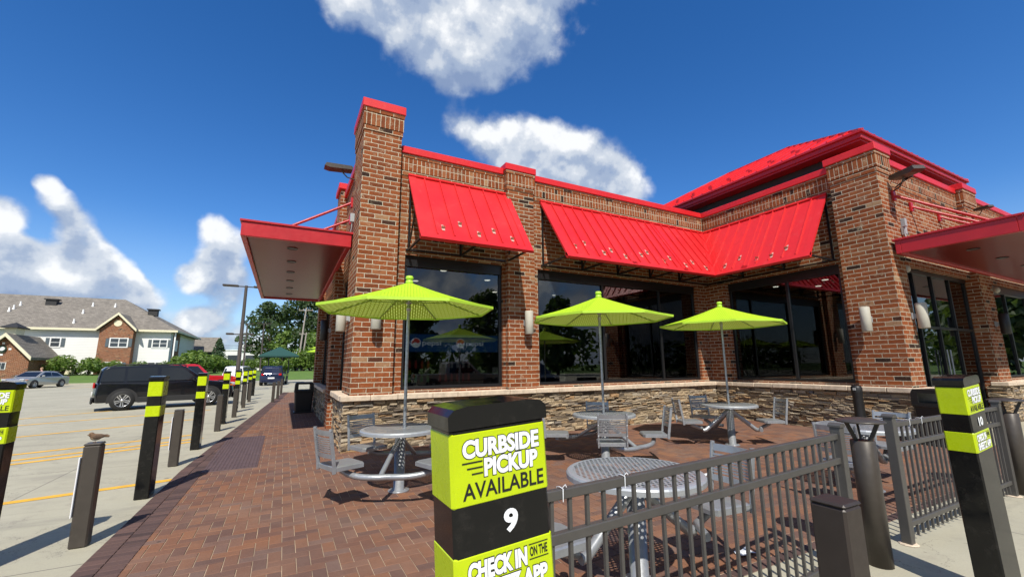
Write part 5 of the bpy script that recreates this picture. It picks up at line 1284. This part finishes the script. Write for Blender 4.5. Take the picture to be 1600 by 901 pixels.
# brick entrance wing with oval sign and cupola
EY = 68.; ex = fx(14, EY); hwE = 2.0; zE = 3.0; zP = 5.35
b = MB(); b.box((ex-hwE, EY, 0), (ex+hwE, HY, zE)); b.prism([(ex-hwE, zE), (ex+hwE, zE), (ex, zP-.1)], 'y', EY, HY); hp('entrance_wing', b, 'hbrick')
b = MB(); b.prism([(ex-hwE-.3, zE-.35), (ex-hwE-.3, zE-.05), (ex, zP+.2), (ex, zP-.08)], 'y', EY-.5, HY+2.2); b.prism([(ex+hwE+.3, zE-.35), (ex+hwE+.3, zE-.05), (ex, zP+.2), (ex, zP-.08)], 'y', EY-.5, HY+2.2); hp('entrance_roof', b, 'shingle')
b = MB()
for s_ in (-1, 1): b.prism([(ex+s_*(hwE+.32), zE-.42), (ex+s_*(hwE+.32), zE), (ex, zP+.26), (ex, zP-.14)], 'y', EY-.62, EY-.505)
hp('entrance_trim', b, 'trim')
so = MB(); mm = Matrix.Translation((fx(9, EY), EY-.02, 3.85)) @ Matrix.Rotation(PI/2, 4, 'X') @ Matrix.Scale(.8, 4, (1, 0, 0)); so.lathe([(0, 0), (.42, 0), (.42, .1)], 28, mm, False, False); sg = hp('oval_sign', so, pbr('sign_dark_green', (.05, .09, .055), .5), None, 'oval dark green sign with a pale emblem')
q = MB(); mm2 = Matrix.Translation((fx(9, EY), EY-.13, 3.88)) @ Matrix.Rotation(PI/2, 4, 'X') @ Matrix.Scale(1.0, 4, (1, 0, 0)); q.lathe([(0, 0), (.22, 0), (.22, .01)], 20, mm2, False, False); obj('sign_emblem', q, 'whitetrim', sg)
for dx, dz in ((0, .62), (0, -.62), (.58, 0), (-.58, 0)):
    b = MB(); b.box((fx(9, EY)+dx-.11, EY-.03, 3.85+dz-.10), (fx(9, EY)+dx+.11, EY-.001, 3.85+dz+.10)); hp('keystone', b, 'whitetrim')
f = MB(); f.box((fx(9, EY)-.5, EY-.05, 1.6), (fx(9, EY)+.5, EY-.001, 2.4)); o = hp('window', f, 'whitetrim')
for k in range(3): p = MB(); a = fx(9, EY)-.46+.31*k; p.box((a, EY-.06, 1.65), (a+.28, EY-.051, 2.35)); obj('pane', p, 'hglass', o)
cu = MB(); cx_ = fx(21, 70); cu.box((cx_-.45, 69.3, 4.), (cx_+.45, 71.2, 6.35)); hp('cupola', cu, 'trim')
cu = MB(); cz = 6.35; h_ = .72; cu.add([(cx_-h_, 68.8, cz), (cx_+h_, 68.8, cz), (cx_+h_, 71.6, cz), (cx_-h_, 71.6, cz), (cx_, 70.2, cz+.62), (cx_-h_, 68.8, cz-.1), (cx_+h_, 68.8, cz-.1), (cx_+h_, 71.6, cz-.1), (cx_-h_, 71.6, cz-.1)], [(0,1,4),(1,2,4),(2,3,4),(3,0,4),(5,6,1,0),(6,7,2,1),(7,8,3,2),(8,5,0,3),(5,6,7,8)]); hp('cupola_roof', cu, 'char')
# white building far off, dark green parasol
wb_ = thing('white_building', (-8.5, 110, 0), 'small white flat roofed building beyond the hedge and light poles', 'building'); b = MB(); b.box((-3.2, 0, 0), (5.5, 6, 5.2)); obj('wall', b, 'whitetrim', wb_); b = MB(); b.box((.2, -.4, 5.2), (2.9, 5, 6.6)); b.box((-3.3, -.1, 5.2), (.2, 6, 5.35)); obj('parapet', b, 'whitetrim', wb_)
for k in range(2): b = MB(); b.box((-2.2+3.2*k, -.06, 2.), (-.2+3.2*k, -.002, 4.2)); obj('window', b, 'hglass', wb_)
gp = thing('market_parasol', (pix_ground(435, 50), 50, 0), 'dark green square parasol on posts beyond the parking lot', 'parasol'); b = MB(); b.add([(-1.75,-1.75,2.75),(1.75,-1.75,2.75),(1.75,1.75,2.75),(-1.75,1.75,2.75),(0,0,3.65),(-1.75,-1.75,2.6),(1.75,-1.75,2.6),(1.75,1.75,2.6),(-1.75,1.75,2.6)], [(0,1,4),(1,2,4),(2,3,4),(3,0,4),(5,6,1,0),(6,7,2,1),(7,8,3,2),(8,5,0,3)]); obj('canopy', b, pbr('dark_green_canvas', (.012, .06, .05), .8), gp)
for x in (-.9, .9): b = MB(); b.tube([(x, 0, 0), (x, 0, 2.9)], .05, 8); obj('post', b, 'black', gp)
dup(U1, (2.55, 31.5, 0), R(14), 'lime green umbrella far off past the store corner, lower and nearer one', None, 1.08); dup(U1, (3.1, 36, 0), R(30), 'lime green umbrella far off past the store corner, rear one', None, 1.25)

# poles
def light_pole(loc, h, label, heads, r_=.09, rz=0.):
    t = thing('light_pole', loc, label, 'light pole', 'parking lot light poles', rz); b = MB(); b.lathe([(.0, 0), (.28, 0), (.28, .7), (r_*1.25, .72), (r_*.85, h), (0, h)], 12, None, True, False); obj('pole', b, 'bronze', t)
    for (z, s1, s2) in heads:
        hd_ = MB()
        for s_, ln in ((-1, s1), (1, s2)):
            if not ln: continue
            hd_.bar((0, 0, z-.08), (s_*.45, 0, z-.08), .07, .07); hd_.box((min(s_*.45, s_*(.45+ln)), -.2, z-.12), (max(s_*.45, s_*(.45+ln)), .2, z+.0), .03)
        obj('lamp_head', hd_, 'bronze', t)
    return t
light_pole((-2.75, 35., 0), 7.3, 'tall bronze light pole with two arms rising behind the lime posts', [(7.3, .95, .5), (3.95, .45, .3)], .11)
light_pole((-4.35, 62., 0), 7.0, 'thinner bronze light pole just right of the tall one', [(7.0, .3, .3), (4.3, 0, .6)], .09)
light_pole((-3.1, 75., 0), 8.2, 'farthest light pole before the dark trees', [(8.2, .5, .5)], .09)
def upole(loc, h, lean, label):
    t = thing('utility_pole', loc, label, 'utility pole', 'leaning utility poles'); b = MB(); b.tube([(0, 0, 0), (lean, 0, h)], [.17, .11], 10); obj('pole', b, 'poleWood', t); b = MB(); b.bar((lean*.96-1.1, 0, h*.955), (lean*.96+1.1, 0, h*.965), .12, .1)
    for x in (-1., -.4, .4, 1.): b.tube([(lean*.96+x, 0, h*.96), (lean*.96+x, 0, h*.96+.3)], .05, 6)
    obj('crossarm', b, 'poleWood', t); return t
upole((pix_ground(464, 80), 80, 0), 11.5, .75, 'taller pale utility pole with a crossarm before the dark trees'); upole((pix_ground(470, 84), 84, 0), 7.6, .5, 'shorter pale utility pole beside the taller one')
for k in range(3):
    wr_ = MB(); z = 5.6+.5*k; wr_.tube([(-60+120*i/16, 120, z+1.6*((i-8)/8)**2) for i in range(17)], .05, 4); tag(obj('power_line', wr_, 'char'), ['lowest thin power line crossing the sky behind the light poles', 'middle thin power line crossing the sky behind the light poles', 'topmost thin power line crossing the sky behind the light poles'][k], 'power line', 'power lines')

# ================================================================== PERSON AND BIRD (one continuous skin each)
def fuse(name, mb, m, parent, vox):
    me = mb.mesh(name); o = bpy.data.objects.new(name, me); COL.objects.link(o); md = o.modifiers.new('r', 'REMESH'); md.mode = 'VOXEL'; md.voxel_size = vox; md2 = o.modifiers.new('s', 'SMOOTH'); md2.iterations = 3; md2.factor = .5
    C.view_layer.update(); n = bpy.data.meshes.new_from_object(o.evaluated_get(C.evaluated_depsgraph_get())); bpy.data.objects.remove(o)
    for p in n.polygons: p.use_smooth = True
    n.materials.clear(); n.materials.append(M[m] if isinstance(m, str) else m); q = bpy.data.objects.new(name, n); COL.objects.link(q); q.parent = parent; return q
pe = thing('person', (-20.6, 58.2, 0), 'person in a pink top standing behind the silver sedan', 'person', None, R(200))
b = MB(); b.tube([(0, .1, .02), (0, .1, .5), (0, .09, .9)], [.05, .065, .09], 10); b.tube([(0, -.1, .02), (0, -.1, .5), (0, -.09, .9)], [.05, .065, .09], 10); b.ell((0, 0, .95), (.12, .18, .14)); b.ell((0, 0, 1.2), (.13, .19, .26)); b.ell((0, 0, 1.4), (.1, .21, .1)); b.tube([(0, 0, 1.42), (.02, 0, 1.56)], .055, 10); b.ell((.03, 0, 1.66), (.095, .078, .125)); b.ell((.125, 0, 1.65), (.02, .014, .022))
for s_ in (-1, 1): b.tube([(0, s_*.21, 1.42), (.02, s_*.27, 1.16), (.14, s_*.24, .95)], [.05, .042, .032], 10); b.ell((.18, s_*.23, .9), (.03, .02, .06)); b.ell((.08, s_*.1, .04), (.12, .045, .04))
fuse('body', b, 'skin', pe, .018)
b = MB(); b.ell((0, 0, 1.2), (.145, .205, .29)); b.ell((0, 0, 1.41), (.115, .225, .095))
for s_ in (-1, 1): b.tube([(0, s_*.2, 1.42), (.01, s_*.26, 1.24)], [.07, .062], 10)
fuse('shirt', b, 'shirt', pe, .018)
b = MB(); b.ell((0, 0, .95), (.135, .195, .13))
for s_ in (-1, 1): b.tube([(0, s_*.1, .08), (0, s_*.1, .5), (0, s_*.09, .92)], [.065, .08, .105], 10)
fuse('trousers', b, 'jean', pe, .018)
b = MB(); b.ell((.005, 0, 1.69), (.1, .088, .115)); obj('hair', b, 'hair', pe)
bd = thing('small_bird', (-1.555, 5.70, .921), 'small brown sparrow perched on the nearest short bollard', 'bird', None, R(195))
def feather():
    m, t, b = mat('sparrow_plumage'); P = t.new('ShaderNodeTexCoord').outputs['Object']; x = t.xyz(P); n = t.noise(P, 60., 4)
    c = t.mix(t.maprange(t.math('ADD', x[2], t.math('MULTIPLY', n, .02)), .042, .066), (.42, .34, .24), (.17, .10, .055)); st_ = t.maprange(t.noise(t.comb(t.math('MULTIPLY', x[0], 20.), t.math('MULTIPLY', x[1], 120.), t.math('MULTIPLY', x[2], 120.)), 1., 3), .5, .65); t.put(b.inputs['Base Color'], t.mix(t.math('MULTIPLY', st_, .6), c, (.05, .035, .025))); b.inputs['Roughness'].default_value = .9; return m
b = MB(); b.ell((0, 0, .055), (.055, .034, .036)); b.ell((.045, 0, .085), (.027, .024, .025)); b.ell((.028, 0, .07), (.03, .028, .028)); b.tube([(-.035, 0, .058), (-.075, 0, .062), (-.12, 0, .052)], [.026, .016, .012], 8)
fuse('body', b, feather(), bd, .004)
b = MB(); b.lathe([(.007, 0), (.0045, .008), (0, .017)], 8, Matrix.Translation((.068, 0, .085)) @ Matrix.Rotation(PI/2, 4, 'Y')); obj('beak', b, pbr('beak', (.2, .15, .09), .5), bd)
for s_ in (-1, 1):
    b = MB(); b.ell((.055, s_*.021, .09), (.004, .003, .004), 8, 6); obj('eye', b, 'gloss', bd)
    b = MB(); b.tube([(0, s_*.012, .03), (.005, s_*.012, .002), (.02, s_*.012, .002)], .0022, 5); b.tube([(.005, s_*.012, .002), (-.01, s_*.012, .002)], .002, 5); obj('leg', b, pbr('bird_leg', (.2, .12, .08), .6), bd)
    b = MB(); b.ell((-.02, s_*.033, .062), (.055, .007, .022)); b.prism([(-.055, .055), (-.11, .072), (-.05, .074)], 'y', s_*.034-.003, s_*.034+.003); obj('wing', b, pbr('wing_brown', (.11, .07, .045), .9, 0, .4, 60), bd)
bd.scale = (.8, .85, .88)
